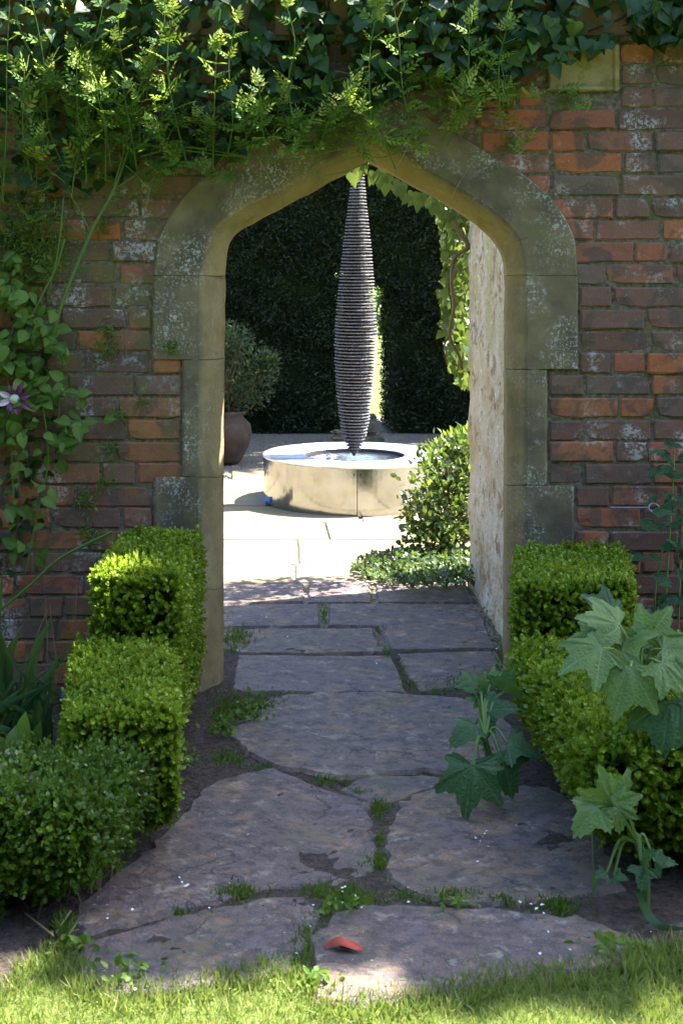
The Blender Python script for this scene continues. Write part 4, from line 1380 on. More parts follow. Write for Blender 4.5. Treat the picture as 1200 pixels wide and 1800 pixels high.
# ------------------------------------------------------------------ ivy on the wall top
ivy = thing('ivy', 'dark heart-leaved ivy draped over the top of the brick wall', 'ivy', (W(500, 0).x, -.05, WT))
def ivy_low(px_):
    return np.interp(px_, [-400, 0, 90, 150, 260, 330, 420, 520, 600, 700, 760, 860, 930, 985, 1010, 1060, 1100, 1130, 1200, 1500], [380, 370, 340, 330, 300, 285, 255, 235, 200, 160, 130, 135, 120, 118, 95, 70, 60, 70, 75, 90])
def ivy_hole(px_, py_):
    return (1005 < px_ < 1098 and py_ < 70 and rng.random() < .93) or (rng.random() < .9 and 935 < px_ < 1005 and py_ > 118)
cnt = 0
while cnt < 295:
    px_ = rng.uniform(-10, 1210); lo = ivy_low(px_)
    py_ = rng.uniform(-25, lo)
    if px_ < 330 and py_ > 220 and rng.random() < .4: continue
    if ivy_hole(px_, py_): continue
    p = W(px_, py_, 1.0)
    bul = .055 + .07 * max(0, min(1, (200 - py_) / 200)) + .02 * math.sin(px_ * .02)
    p.y = -bul - rng.random() * .05
    put_leaf('leaf', ivy_me, p, (rng.normal(0, .8), -.25 + rng.normal(0, .3), -1 + rng.normal(0, .45)), (rng.normal(0, .55), -1, .55 + rng.normal(0, .5)), rng.uniform(.026, .056), ivy, rng.uniform(.9, 1.3)); cnt += 1
q, qa = [], []
while len(q) < 5200:
    px_ = rng.uniform(-1500, 2300); lo = ivy_low(px_)
    py_ = rng.uniform(-60, lo + 6)
    if ivy_hole(px_, py_): continue
    if px_ < 330 and py_ > 240 and rng.random() < .5: continue
    p = W(px_, py_, 1.0)
    p.y = -.012 - rng.random() * (.06 + .07 * max(0, min(1, (200 - py_) / 200)))
    q.append(p)
q = np.array(q)
leaf_soup('foliage', VL, q, rng.normal(0, .7, q.shape) + (0, -.2, -.9), rng.normal(0, .6, q.shape) + (0, -1, .5), rng.uniform(.026, .058, len(q)), M['ivy'], ivy, wid=1.15)
n_ = 7500
q = np.c_[rng.uniform(-4, 4, n_), rng.uniform(-.10, .42, n_), np.zeros(n_)]
q[:, 2] = WT + .12 + .10 * np.sqrt(np.clip(1 - ((q[:, 1] - .16) / .28) ** 2, 0, 1)) * (1 + .5 * np.sin(q[:, 0] * 3.1 + 1)) * rng.uniform(.6, 1.1, n_)
leaf_soup('foliage', VL, q, rng.normal(0, .6, q.shape) + (0, -.4, -.3), rng.normal(0, .4, q.shape) + (0, -.5, 1), rng.uniform(.04, .065, n_), M['ivy'], ivy)
for k_ in range(26):
    a = rng.uniform(0, 1180); lo = ivy_low(a)
    pts = [W(a, -20), W(a + rng.normal(0, 15), lo * .4), W(a + rng.normal(0, 25), lo * .9)]
    for p in pts: p.y = -.02 - rng.random() * .03
    v, f = tube(spline(pts, 4), .0035, 4); obj('stem', v, f, M['darkbark'], ivy)

# ------------------------------------------------------------------ jasmine shoots over the wall top
jas = thing('jasmine_climber', 'bright jasmine-like climber with feathery shoots over the arch and the top left wall', 'climber', (W(250, 300).x, -.1, W(0, 300).z))
jas_me = leaf_mesh('jasmine_leaf', PIN, M['jas'])
nleaf = 0; jsoup = []; tips = []
def shoot(pts, r0=.003, nl=10, size=.098, m='stem', y0=-.10, y1=-.26, whorl=True, ntip=3):
    global nleaf
    P_ = [np.array(W(a, b)) for a, b in pts]
    n_ = len(P_)
    for i, p in enumerate(P_): p[1] = y0 + (y1 - y0) * i / (n_ - 1) + rng.normal(0, .008)
    S = spline(P_, 6)
    v, f = tube(S, np.linspace(r0, r0 * .4, len(S)), 5); obj('stem', v, f, M[m], jas)
    for k_ in range(nl):
        t_ = (.2 + .8 * (k_ + .5) / nl)
        i = min(len(S) - 2, int(t_ * (len(S) - 1)))
        p = S[i]; T = norm((S[i + 1] - S[i])[None])[0]
        for sgn in ((1, -1) if whorl else (1,)):
            ax = np.array((sgn * rng.uniform(.5, 1.1), rng.normal(-.35, .45), rng.normal(.25, .35))) + T * .4
            s_ = size * rng.uniform(.45, 1.25) * (1 - .35 * t_)
            if nleaf < 300:
                put_leaf('leaf', jas_me, p, ax, (rng.normal(0, .5), -.7, 1), s_, jas); nleaf += 1
            else: jsoup.append((p, ax, s_))
    # crown of young leaves at the tip, coloured brighter as if sunlit
    for k_ in range(ntip):
        ax = np.array((rng.normal(0, .6), rng.normal(-.2, .4), .9))
        tips.append((S[-1] + rng.normal(0, .008, 3), ax, size * rng.uniform(.4, .75)))
hand = [
 ([(205, 330), (235, 230), (255, 160), (290, 80), (300, 20)], 7), ([(120, 300), (95, 230), (90, 120), (75, 30), (60, -20)], 7), ([(375, 300), (378, 240), (380, 170), (384, 105)], 6),
 ([(285, 270), (288, 230), (298, 180)], 5), ([(520, 250), (505, 160), (515, 90), (500, 30)], 3), ([(330, 290), (310, 200), (300, 120), (312, 40)], 7), ([(470, 290), (460, 230), (455, 165)], 6), ([(440, 300), (432, 240), (428, 200)], 6),
 ([(640, 300), (645, 230), (640, 120), (652, 30)], 6), ([(720, 240), (700, 170), (690, 80), (675, 10)], 7), ([(800, 230), (808, 160), (806, 60)], 5), ([(870, 230), (860, 130), (870, 60)], 5), ([(770, 250), (790, 210), (800, 170)], 6),
 ([(15, 330), (25, 220), (28, 120), (40, 20)], 6), ([(65, 320), (55, 240), (62, 140)], 6), ([(160, 320), (148, 210), (150, 120)], 6), ([(190, 320), (195, 240), (185, 180)], 5), ([(245, 300), (240, 250), (228, 170)], 6),
 ([(690, 300), (665, 250), (620, 200)], 6), ([(560, 260), (575, 215), (600, 180)], 5), ([(400, 280), (410, 220), (404, 130), (415, 60)], 5), ([(140, 150), (180, 70), (200, -10)], 5), ([(225, 140), (215, 60), (235, -20)], 5),
]
for k_, (pts, nl) in enumerate(hand): shoot(pts, .003, nl, ntip=12 if k_ in (0, 2, 4, 8, 9) else 3)  # fuller tips on the shoots meant to look sunlit
# drooping sprays
for pts, nl in [([(800, 170), (850, 175), (895, 215), (910, 265)], 8), ([(660, 190), (690, 240), (720, 262)], 6), ([(760, 165), (820, 150), (880, 185)], 7), ([(960, 160), (1000, 168), (1010, 205)], 4), ([(590, 200), (560, 250), (510, 275)], 7), ([(690, 130), (745, 150), (790, 215)], 6), ([(300, 265), (350, 300), (400, 320)], 5), ([(640, 200), (600, 230), (640, 275)], 6), ([(850, 150), (880, 170), (925, 180)], 5)]:
    shoot(pts, .0022, nl, .085, y0=-.05, y1=-.13)
for k_ in range(24):
    x_ = rng.uniform(-5, 340); b = rng.uniform(150, 370); L = rng.uniform(60, 170); q_ = rng.normal(0, .55)
    shoot([(x_, b), (x_ + q_ * L * .3, b - L * .55), (x_ + q_ * L * .9, b - L * (1 - .35 * abs(q_)))], .0024, rng.integers(4, 7), .085, y0=-.06 - rng.random() * .08, y1=-.12 - rng.random() * .12)
for k_ in range(16):
    x_ = rng.uniform(340, 880); b = np.interp(x_, [340, 640, 880], [300, 265, 240]) + rng.uniform(-60, 10); L = rng.uniform(40, 110); q_ = rng.normal(0, .7)
    shoot([(x_, b), (x_ + q_ * L * .4, b - L * .5), (x_ + q_ * L, b - L * (1 - .4 * min(1.5, abs(q_))))], .0022, rng.integers(3, 6), .078, y0=-.05 - rng.random() * .06, y1=-.1 - rng.random() * .1)
for k_ in range(30):
    x_ = rng.uniform(60, 900) if k_ % 3 else rng.uniform(560, 900)
    b = np.interp(x_, [0, 330, 640, 900], [290, 270, 190, 170]) + rng.normal(0, 35)
    dx_, dy_ = rng.normal(0, 70), rng.uniform(-10, 75)
    shoot([(x_, b), (x_ + dx_ * .4, b - 18), (x_ + dx_ * .8, b + dy_ * .35), (x_ + dx_, b + dy_)], .0019, int(rng.integers(4, 9)), rng.uniform(.045, .075), y0=-.04 - rng.random() * .06, y1=-.06 - rng.random() * .12, ntip=1)
P_ = np.array([j[0] for j in jsoup]); A_ = np.array([j[1] for j in jsoup]); S_ = np.array([j[2] for j in jsoup])
leaf_soup('foliage', PIN, P_, A_, rng.normal(0, .5, P_.shape) + (0, -.7, 1), S_, M['jas'], jas)
P_ = np.array([j[0] for j in tips]); A_ = np.array([j[1] for j in tips]); S_ = np.array([j[2] for j in tips])
leaf_soup('sunlit_young_shoots', PIN, P_, A_, rng.normal(0, .5, P_.shape) + (0, -.7, 1), S_, M['jastip'], jas)
# long thick canes
for pts, rr in [([(98, 590), (120, 520), (165, 410), (205, 335), (235, 250)], .0065), ([(205, 335), (280, 285), (300, 275)], .004), ([(165, 410), (128, 340), (105, 290)], .003), ([(0, 250), (60, 275), (105, 310), (130, 330)], .0032), ([(250, 278), (320, 262), (400, 272), (470, 285), (530, 280)], .003), ([(240, 255), (330, 268), (420, 278), (500, 275)], .0025), ([(380, 30), (430, 80), (500, 140)], .0028), ([(148, 40), (160, 110), (148, 170), (140, 220)], .006), ([(30, 20), (60, 95), (110, 145), (145, 165)], .0045), ([(640, 290), (600, 305), (560, 310), (520, 300)], .002), ([(720, 262), (660, 280), (610, 265), (550, 275)], .0022), ([(120, 420), (105, 470), (60, 560)], .004), ([(118, 350), (110, 440), (90, 520)], .003)]:
    S = spline([W(a, b) - Vector((0, .08 + .03 * rng.random(), 0)) for a, b in pts], 6)
    v, f = tube(S, np.linspace(rr, rr * .7, len(S)), 6); obj('stem', v, f, M['stem'] if rr != .006 else M['twig'], jas)

# ------------------------------------------------------------------ clematis on the left
cl = thing('clematis', 'clematis with rounded leaves and one spent purple flower on the left wall', 'climber', (W(40, 0).x, -.06, 0))
(CL1, CLv1) = ovate(.36, .18, .10, 5)
cl_me = leaf_mesh('clematis_leaf', CL1, M['clem'], CLv1)
def cl_dens(px_, py_):
    r_ = np.interp(py_, [440, 480, 540, 620, 700, 760, 820, 880, 930, 1010], [40, 70, 110, 118, 130, 150, 125, 95, 90, 60])
    l_ = np.interp(py_, [440, 820, 880, 1010], [-40, -40, 10, 20])
    return l_ < px_ < r_
cnt = 0
while cnt < 285:
    px_, py_ = rng.uniform(-30, 160), rng.uniform(440, 1010)
    if not cl_dens(px_, py_): continue
    if py_ > 780 and rng.random() < .55: continue
    if wob(np.array([px_ * .01, 0, py_ * .01]), 3.1, 2.) < -.28: continue
    p = W(px_, py_); p.y = -.03 - rng.random() * .10
    put_leaf('leaf', cl_me, p, (rng.normal(.1, .7), rng.normal(-.4, .3), rng.normal(-.35, .6)), (rng.normal(0, .4), -.8, .7 + rng.normal(0, .3)), rng.uniform(.03, .062), cl, rng.uniform(.8, 1.2)); cnt += 1
q = []
while len(q) < 230:
    px_, py_ = rng.uniform(-60, 150), rng.uniform(330, 1020)
    if not (cl_dens(px_ + 25, max(py_, 445)) or (py_ < 460 and px_ < 95)): continue
    p = W(px_, py_); p.y = -.008 - rng.random() * .035; q.append(p)
q = np.array(q)
leaf_soup('foliage', CL1, q, rng.normal(0, .8, q.shape) + (0, -.2, -.3), rng.normal(0, .5, q.shape) + (0, -.9, .5), rng.uniform(.026, .05, len(q)), M['ivy'], cl)
for (px_, py_, ax) in [(150, 715, (-.1, -.3, 1)), (150, 738, (.9, -.3, .1)), (150, 745, (-.7, -.3, .1)), (140, 690, (1, -.3, .2)), (118, 640, (0, -.2, 1)), (185, 735, (.4, -.3, .1)), (160, 690, (-1, -.2, 0))]:
    p = W(px_, py_); p.y = -.06; put_leaf('leaf', cl_me, p, ax, (.1, -.9, .5), .05, cl)
for pts, rr in [([(20, 980), (40, 880), (30, 760), (20, 640), (40, 520)], .004), ([(50, 1000), (70, 900), (90, 800), (80, 700)], .003), ([(0, 1070), (60, 1020), (110, 975), (200, 930)], .0055), ([(28, 735), (26, 800), (30, 870)], .003), ([(107, 690), (108, 720), (105, 740)], .002), ([(20, 660), (18, 640), (22, 600)], .002), ([(70, 560), (100, 600), (120, 640)], .002), ([(120, 690), (140, 700), (150, 716)], .0018)]:
    S = spline([W(a, b) - Vector((0, .05 + .03 * rng.random(), 0)) for a, b in pts], 5)
    v, f = tube(S, rr, 5); obj('stem', v, f, M['stem'] if rr != .004 else M['bark'], cl)
fc = W(27, 701, .975)
fl = bpy.data.objects.new('flower', None); C.objects.link(fl); fl.parent = cl; fl.location = fc - cl.location
v, f = lathe([(.0001, -.017), (.010, -.014), (.0165, -.004), (.0165, .004), (.010, .014), (.0001, .017)], 0, 0, 14)
obj('seed_head', [(fc.x + p[0], fc.y - .012 + p[2] * .7, fc.z + p[1]) for p in v], f, M['seed'], fl, smooth=True)
for k_ in range(8):
    a = k_ * math.pi / 4 + .3
    V = []; F = []; L = .046 + .010 * math.sin(k_ * 2.1)
    for i in range(6):
        t_ = i / 5; w_ = .009 * math.sin(math.pi * min(1, .12 + t_ * .88)) + .001
        for sx in (-1, 0, 1):
            rr = .012 + L * t_
            V.append((fc.x + rr * math.cos(a) - sx * w_ * math.sin(a), fc.y - .004 - .018 * math.sin(t_ * 2.4) + abs(sx) * -.004, fc.z + rr * math.sin(a) + sx * w_ * math.cos(a)))
    for i in range(5):
        F += [(3 * i, 3 * i + 1, 3 * i + 4, 3 * i + 3), (3 * i + 1, 3 * i + 2, 3 * i + 5, 3 * i + 4)]
    obj('petal', V, F, M['palepurple'] if k_ in (3, 4) else M['purple'], fl)
for (px_, py_) in [(108, 686), (80, 688), (55, 662), (118, 622), (115, 760)]:
    c_ = W(px_, py_, .985)
    v, f = lathe([(.0001, -.013), (.008, -.008), (.010, .0), (.006, .010), (.0005, .020)], c_.x, c_.y, 8)
    obj('bud', [(p[0], p[1], c_.z + p[2]) for p in v], f, M['blight'], cl, smooth=True)

# fine feathery weed on the wall, left
q = []
while len(q) < 2600:
    x_, y_ = rng.normal(55, 40), rng.normal(430, 42)
    if x_ > 150: continue
    p = W(x_, y_); p.y = -.01 - abs(rng.normal(0, .03)); q.append(p)
for (cx_, cy_, s_) in [(185, 615, 14), (190, 585, 10), (175, 400, 9), (300, 610, 10), (195, 790, 8), (185, 850, 9), (150, 880, 12), (205, 730, 8), (250, 705, 4), (160, 940, 14), (900, 250, 10), (1000, 170, 8)]:
    for k_ in range(int(s_ * 9)):
        p = W(rng.normal(cx_, s_), rng.normal(cy_, s_ * .8)); p.y = -.006 - abs(rng.normal(0, .012)); q.append(p)
q = np.array(q)
tag(leaf_soup('wall_moss', NEEDLE, q, rng.normal(0, .7, q.shape) + (0, -.4, .2), rng.normal(0, .5, q.shape) + (0, -.7, .7), rng.uniform(.012, .03, len(q)), M['moss'], None), kind='stuff')

# ------------------------------------------------------------------ large lobed-leaf plants
L5 = [leaf_mesh('lobed_leaf', a, M['big'], b) for a, b in LOB5]
L5d = [leaf_mesh('dark_lobed_leaf', a, M['bigdark'], b) for a, b in LOB5]
L3d = leaf_mesh('three_lobed_leaf', LOB3[0], M['bigdark'], LOB3[1])
L3l = leaf_mesh('small_lobed_leaf', LOB3[0], M['big'], LOB3[1])
def leaf_plant(name, label, base, leaves, stem_m, hub=None, cat='plant'):
    t_ = thing(name, label, cat, base)
    for (px_, py_, d_, size, ax, nr, me) in leaves:
        p = W(px_, py_, d_)
        s_ = size * d_ * K
        axn = norm(np.array([ax], float))[0]
        st = np.array(p) - axn * s_ * .30      # stalk joins a little behind the middle
        put_leaf('leaf', me, st, ax, nr, s_, t_)
        h = np.array(hub if hub is not None else (base[0], base[1], max(.1, st[2] * .5)))
        mid = (h + st) / 2 + np.array((0, .02, .03))
        v, f = tube(spline([h, mid, st], 5), np.linspace(.0055, .0032, 11), 5)
        obj('stalk', v, f, M[stem_m], t_)
    if hub is not None:
        v, f = tube(spline([(base[0], base[1], -.03), ((base[0] + hub[0]) / 2 + .01, (base[1] + hub[1]) / 2, hub[2] * .55), hub], 5), np.linspace(.012, .008, 11), 7)
        obj('stem', v, f, M[stem_m], t_)
    return t_
dL = .705
hub = W(1125, 1210, dL + .005)
leaf_plant('lobed_leaf_plant', 'tall plant with big pale lobed leaves rising out of the right hedge', (hub.x + .02, hub.y + .03, 0), [
    (1068, 1092, dL + .02, 78, (-.9, -.25, .35), (.1, -.75, .75), L5[0]),
    (1148, 1108, dL + .01, 72, (.5, -.1, .8), (-.1, -.85, .6), L5[1]),
    (1035, 1148, dL, 88, (-1, -.35, -.25), (-.15, -.55, .85), L5[1]),
    (1105, 1130, dL + .01, 84, (.2, -.35, .35), (0, -.6, .85), L5[0]),
    (1098, 1198, dL - .01, 96, (-.45, -.5, -.8), (-.3, -.85, .45), L5[0]),
    (1190, 1140, dL, 84, (.8, -.3, .1), (0, -.6, .85), L5[1]),
    (1178, 1180, dL - .01, 70, (.7, -.5, -.6), (.3, -.75, .6), L5[0]),
    (1040, 1122, dL + .02, 62, (-.9, .0, .1), (-.1, -.75, .75), L5[0]),
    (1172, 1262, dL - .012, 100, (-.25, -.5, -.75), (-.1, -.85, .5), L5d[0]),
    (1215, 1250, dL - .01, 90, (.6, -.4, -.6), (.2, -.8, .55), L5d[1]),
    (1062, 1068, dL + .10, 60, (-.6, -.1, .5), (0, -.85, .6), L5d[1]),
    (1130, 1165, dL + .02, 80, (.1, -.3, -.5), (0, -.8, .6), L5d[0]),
    (1240, 1180, dL, 95, (.9, -.3, .2), (0, -.6, .8), L5[1]),
], 'ystem', hub)
hub2 = W(1120, 1480, .672)
leaf_plant('lobed_leaf_seedling', 'small pale lobed-leaf plant in front of the right hedge near the soil', (hub2.x + .015, hub2.y, 0), [
    (1072, 1398, .668, 74, (-.25, -.3, .75), (-.1, -.85, .5), L5[0]),
    (1092, 1408, .666, 52, (.7, -.2, .3), (.2, -.85, .5), L5[1]),
    (1036, 1432, .664, 66, (-.75, -.4, -.5), (-.4, -.75, .55), L3l),
    (1085, 1432, .664, 46, (.1, -.4, -.8), (0, -.85, .5), L3l),
    (1130, 1508, .664, 42, (.1, -.4, .4), (0, -.7, .7), L3d), (1130, 1535, .662, 42, (-.2, -.5, -.5), (-.1, -.7, .7), L3d), (1160, 1514, .664, 38, (.6, -.4, .2), (.1, -.7, .7), L3d), (1060, 1535, .668, 26, (-.6, -.4, .1), (0, -.7, .7), L3d), (1085, 1540, .668, 26, (.5, -.4, .1), (0, -.7, .7), L3d),
], 'stem', hub2)
hub3 = W(852, 1300, .80)
leaf_plant('path_side_plant', 'dark green plant with drooping lobed leaves beside the path at the hedge foot', (hub3.x + .015, hub3.y + .02, 0), [
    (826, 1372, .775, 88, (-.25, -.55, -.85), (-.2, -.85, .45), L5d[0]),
    (886, 1345, .785, 80, (.25, -.5, -.75), (.05, -.85, .55), L3d),
    (910, 1310, .79, 62, (.95, -.35, -.1), (.2, -.6, .85), L3d),
    (866, 1246, .81, 62, (.55, -.3, .25), (.1, -.7, .75), L3d),
    (820, 1282, .805, 60, (-.85, -.4, -.35), (-.4, -.6, .75), L3d),
    (888, 1205, .82, 50, (.1, -.3, .6), (-.3, -.85, .4), L3d),
    (836, 1208, .82, 34, (-.6, -.3, .2), (0, -.7, .7), L3d), (822, 1195, .83, 36, (-.8, -.4, -.1), (-.1, -.7, .7), L3d), (852, 1218, .82, 32, (-.2, -.4, .4), (0, -.8, .6), L3d), (846, 1200, .83, 28, (.2, -.2, .8), (0, -.8, .5), L5[0]), (870, 1192, .83, 28, (.5, -.2, .5), (0, -.8, .5), L5[0]), (838, 1225, .82, 28, (-.7, -.3, .1), (0, -.8, .6), L5[1]),
], 'stem', hub3)
# plant against the right wall
wpb = W(1165, 1100, .985)
wp = thing('wall_plant', 'thin upright plant with toothed blue-green leaves against the right brick wall', 'plant', (wpb.x, wpb.y, 0))
for pts in ([(1165, 1180), (1172, 1000), (1180, 880), (1184, 790)], [(1190, 1150), (1195, 980), (1200, 880)], [(1160, 1150), (1150, 1050), (1165, 960)]):
    S = spline([W(a, b, .985) for a, b in pts], 5); v, f = tube(S, .0035, 5); obj('stem', v, f, M['ystem'], wp)
toothed, tv_ = lobed([(-.5, .62), (0, 1.0), (.5, .62)], 3, .2, 8, .8)
w_me = leaf_mesh('toothed_leaf', toothed, M['bigdark'], tv_)
for k_ in range(46):
    px_, py_ = rng.uniform(1120, 1225), rng.uniform(770, 1090)
    if px_ < 1150 and py_ < 880 and not (820 < py_ < 850): continue
    s_ = rng.uniform(26, 44) * K
    put_leaf('leaf', w_me, W(px_, py_, .985 - rng.random() * .02), (rng.choice((-1, 1)) * rng.uniform(.4, 1), -.3, rng.normal(0, .4)), (rng.normal(0, .3), -.7, .7), s_, wp, .8)
# tall bluish leaves and bluebells at the left border
def blade(t_, pts, w, m, name='leaf', n=6, fold=.25):
    S = spline([np.array(p, float) for p in pts], n)
    k_ = len(S); V = []; F = []
    side = norm(np.cross(np.gradient(S, axis=0), np.array([0, -1, .25])))
    for i in range(k_):
        u = i / (k_ - 1); ww = w * (math.sin(math.pi * min(1, .18 + u * .82)) ** .8) + .0004
        for sx in (-1, 0, 1):
            V.append(S[i] + side[i] * sx * ww + np.array((0, (-fold * ww if sx == 0 else 0), 0)))
    for i in range(k_ - 1):
        F += [(3 * i, 3 * i + 1, 3 * i + 4, 3 * i + 3), (3 * i + 1, 3 * i + 2, 3 * i + 5, 3 * i + 4)]
    return obj(name, V, F, M[m], t_, smooth=True)
def clump(name, label, base_px, d_, blades, cat='plant'):
    b = W(base_px, GY, d_)
    t_ = thing(name, label, cat, (b.x, b.y, 0))
    for pts, w, m in blades:
        P_ = [W(a, c, d_ - .01 * rng.random() - .004 * i) for i, (a, c) in enumerate(pts)]
        P_[0] = Vector((P_[0].x * .3 + b.x * .7, b.y, -.02)) if pts[0] is not None else P_[0]
        blade(t_, P_, w * d_ * K, m)
    return t_
clump('iris_clump', 'clump of dark broad pointed leaves in the shaded border at the far left', 40, .80, [
    ([(30, 1350), (55, 1180), (88, 1090)], 9, 'blade'), ([(20, 1350), (14, 1200), (-5, 1090)], 11, 'blade'), ([(40, 1350), (60, 1250), (52, 1180)], 15, 'blade'), ([(60, 1350), (70, 1240), (108, 1140)], 8, 'blade'), ([(10, 1350), (-10, 1170), (5, 1010)], 12, 'blade'),
    ([(35, 1350), (30, 1260), (70, 1130)], 6, 'blade'), ([(60, 1380), (80, 1290), (60, 1215)], 14, 'blade'), ([(0, 1350), (-20, 1300), (20, 1280)], 16, 'blade'), ([(10, 1350), (15, 1180), (35, 1110)], 9, 'blade')] + [([(rng.uniform(-20, 120), 1360), (rng.uniform(-20, 130), 1270), (rng.uniform(-30, 150), rng.uniform(1130, 1240))], rng.uniform(3, 6), 'blade') for _ in range(22)])
clump('hosta_leaves', 'bright yellow-green upright leaves standing before the loose box bush', 40, .73, [
    ([(38, 1400), (40, 1310), (46, 1250)], 15, 'blight'), ([(30, 1400), (20, 1330), (28, 1275)], 13, 'blight'), ([(45, 1400), (62, 1320), (72, 1265)], 10, 'blade'), ([(0, 1400), (5, 1340), (-10, 1290)], 26, 'blight')])
for (px_, py_, d_, lab) in [(120, 1205, .80, 'bluebell in flower beside the low box step at the left'), (72, 1210, .79, 'faded bluebell by the dark pointed leaves at the left')]:
    b = G(px_ + 4, 1370); d0 = 1 + b.y / D
    t_ = thing('bluebell', lab, 'flower', (b.x, b.y, 0), None)
    S = spline([b, W(px_ + 3, py_ + 80, d0), W(px_, py_ - 6, d0)], 6)
    v, f = tube(S, .0028, 5); obj('stem', v, f, M['stem'], t_)
    for k_ in range(7 if py_ == 1205 else 4):
        c_ = W(px_ + rng.normal(0, 6), py_ + 4 + k_ * 4, d0); r0 = .0055
        v, f = lathe([(.0006, .010), (r0 * .8, .006), (r0, -.004), (r0 * 1.5, -.010)], 0, 0, 7)
        a = rng.uniform(-.7, .7)
        obj('bell', [(c_.x + p[0] * math.cos(a) + p[2] * math.sin(a), c_.y + p[1] - .004, c_.z + p[2] * math.cos(a) - p[0] * math.sin(a)) for p in v], f, M['bluebell'], t_)
tw = thing('dead_stalks', 'thin dry leafless stalks against the shaded brick at the lower left', 'stalks', (W(75, 0, .95).x, -.25, 0))
for pts in ([(60, 1300), (65, 1180), (62, 1130), (85, 1070)], [(78, 1260), (84, 1150), (80, 1050)], [(90, 1240), (105, 1180), (130, 1120), (135, 1030)], [(40, 1200), (80, 1180), (115, 1165)], [(100, 1160), (92, 1100), (88, 1060)]):
    S = spline([W(a, b, .95) for a, b in pts], 5); v, f = tube(S, .0018, 4); obj('stalk', v, f, M['twig'], tw)
dt = thing('dry_twigs', 'bare brown twigs under the loose box bush at the path edge', 'twigs', (G(120, 1580).x, G(120, 1580).y, 0))
for k_ in range(26):
    x_ = rng.uniform(70, 180); yb = rng.uniform(1500, 1590)
    b = G(x_ + rng.normal(0, 15), yb); tp = W(x_ + rng.normal(0, 18), yb - rng.uniform(70, 170), 1 + b.y / D)
    v, f = tube(spline([b, (b + tp) / 2 + Vector((rng.normal(0, .015), 0, 0)), tp], 4), .0017, 4); obj('twig', v, f, M['twig'], dt)
for (a, b) in [((45, 1605), (95, 1645)), ((98, 1640), (125, 1600)), ((120, 1645), (138, 1618))]:
    p0, p1 = G(*a, .004), G(*b, .03); v, f = tube([p0, (p0 + p1) / 2, p1], .0025, 4); obj('twig', v, f, M['twig'], dt)
# grass-like blades
gb = thing('strap_leaf', 'curled green strap leaf lying on the soil at the lower right', 'leaf', G(1150, 1620))
blade(gb, [G(1118, 1560, .04), G(1135, 1600, .035), G(1160, 1628, .02), G(1215, 1633, .01)], .009, 'blade', 'leaf_blade')
gs = thing('seed_stalk', 'thin green drooping seed stalk hanging below the right hedge', 'stalk', G(1042, 1570))
v, f = tube(spline([W(1040, 1460, .69), W(1041, 1510, .685), W(1042, 1545, .683)], 5), .0016, 5); obj('stalk', v, f, M['stem'], gs)
blade(gs, [W(1042, 1540, .683), W(1043, 1555, .682), W(1042, 1572, .681)], .006, 'blight', 'seed_pod')

# ------------------------------------------------------------------ vine eye in the wall
ve = thing('vine_eye', 'galvanised iron vine eye driven into the right brick wall', 'vine eye', W(1075, 891) )
a0, a1 = W(1072, 892), W(1133, 889)
P_ = [np.array(a0) + (0, .0, 0), np.array(a1) + (0, -.035, 0)]
for k_ in range(15):
    a = math.pi + .1 + k_ / 14 * 2 * math.pi
    c_ = W(1143, 889); P_.append(np.array((c_.x + 9 * K * math.cos(a), -.036 - .004 * math.sin(k_), c_.z + 7 * K * math.sin(a))))
v, f = tube(P_, .0022, 6); obj('wire', v, f, M['iron'], ve)

# ------------------------------------------------------------------ red leaf and small litter
rc = G(603, 1667, .012)
V = []; F = []
pl_, pr_ = G(568, 1662, .012), G(638, 1670, .012)
dirv = np.array(pr_ - pl_); Lr = np.linalg.norm(dirv); dirv /= Lr; sd = np.cross((0, 0, 1), dirv)
n = 12
for i in range(n + 1):
    t_ = i / n; w_ = .022 * math.sin(math.pi * min(1, t_ ** 1.25)) ** 1.1 + .0008
    for s_, zz2 in ((-1, .012), (-.5, .022), (0, .007), (.5, .016), (1, .010)):
        p = np.array(pl_) + dirv * Lr * t_ + sd * (s_ * w_ * (1 if s_ > 0 else .8) + .006 * math.sin(t_ * 3)) + np.array((0, 0, (zz2 - .008) * 1.5 * math.sin(math.pi * t_) + .003 * math.sin(t_ * 7 + s_ * 2) + .012 * max(0, t_ - .8)))
        V.append(p)
for i in range(n):
    for j in range(4): F.append((5 * i + j, 5 * i + j + 1, 5 * i + j + 6, 5 * i + j + 5))
rl = obj('red_leaf', V, F, M['redleaf'], None, smooth=True)
tag(rl, 'fallen folded red leaf lying on the front right paving slab', 'leaf')
for g_ in ([],):
    pass
q = [G(x_, y_, .012 + .004 * rng.random()) for x_, y_ in [(732, 1419), (545, 1629), (635, 1596), (774, 1626), (962, 1636), (920, 1595), (943, 1597), (600, 1567), (720, 1585), (350, 1640), (366, 1596), (950, 1678), (682, 1720), (808, 1435), (1143, 1637), (715, 1560), (757, 1326), (430, 1160), (545, 1170), (505, 1118), (470, 1085), (870, 1140), (660, 1165), (840, 1050), (500, 1640), (905, 1450), (236, 1740), (655, 1688), (400, 1552), (380, 1500), (620, 1235)]]
q += [G(rng.uniform(150, 1080), rng.uniform(1230, 1740), .010) for _ in range(14)] + [G(rng.normal(c_[0], 22), rng.normal(c_[1], 10), .010) for c_ in ((330, 1540), (600, 1575), (930, 1590), (860, 1470), (180, 1600)) for _ in range(7)]
q = np.array(q)
tag(leaf_soup('fallen_petals', OVAL, q, rng.normal(size=q.shape) * (1, 1, .15), rng.normal(0, .35, q.shape) + (0, 0, 1), rng.uniform(.004, .011, len(q)), M['petal'], None), kind='stuff')
n_ = 2600
q = np.c_[rng.uniform(-1.3, 1.7, n_), rng.uniform(-2.1, -.1, n_), np.full(n_, -.012)]
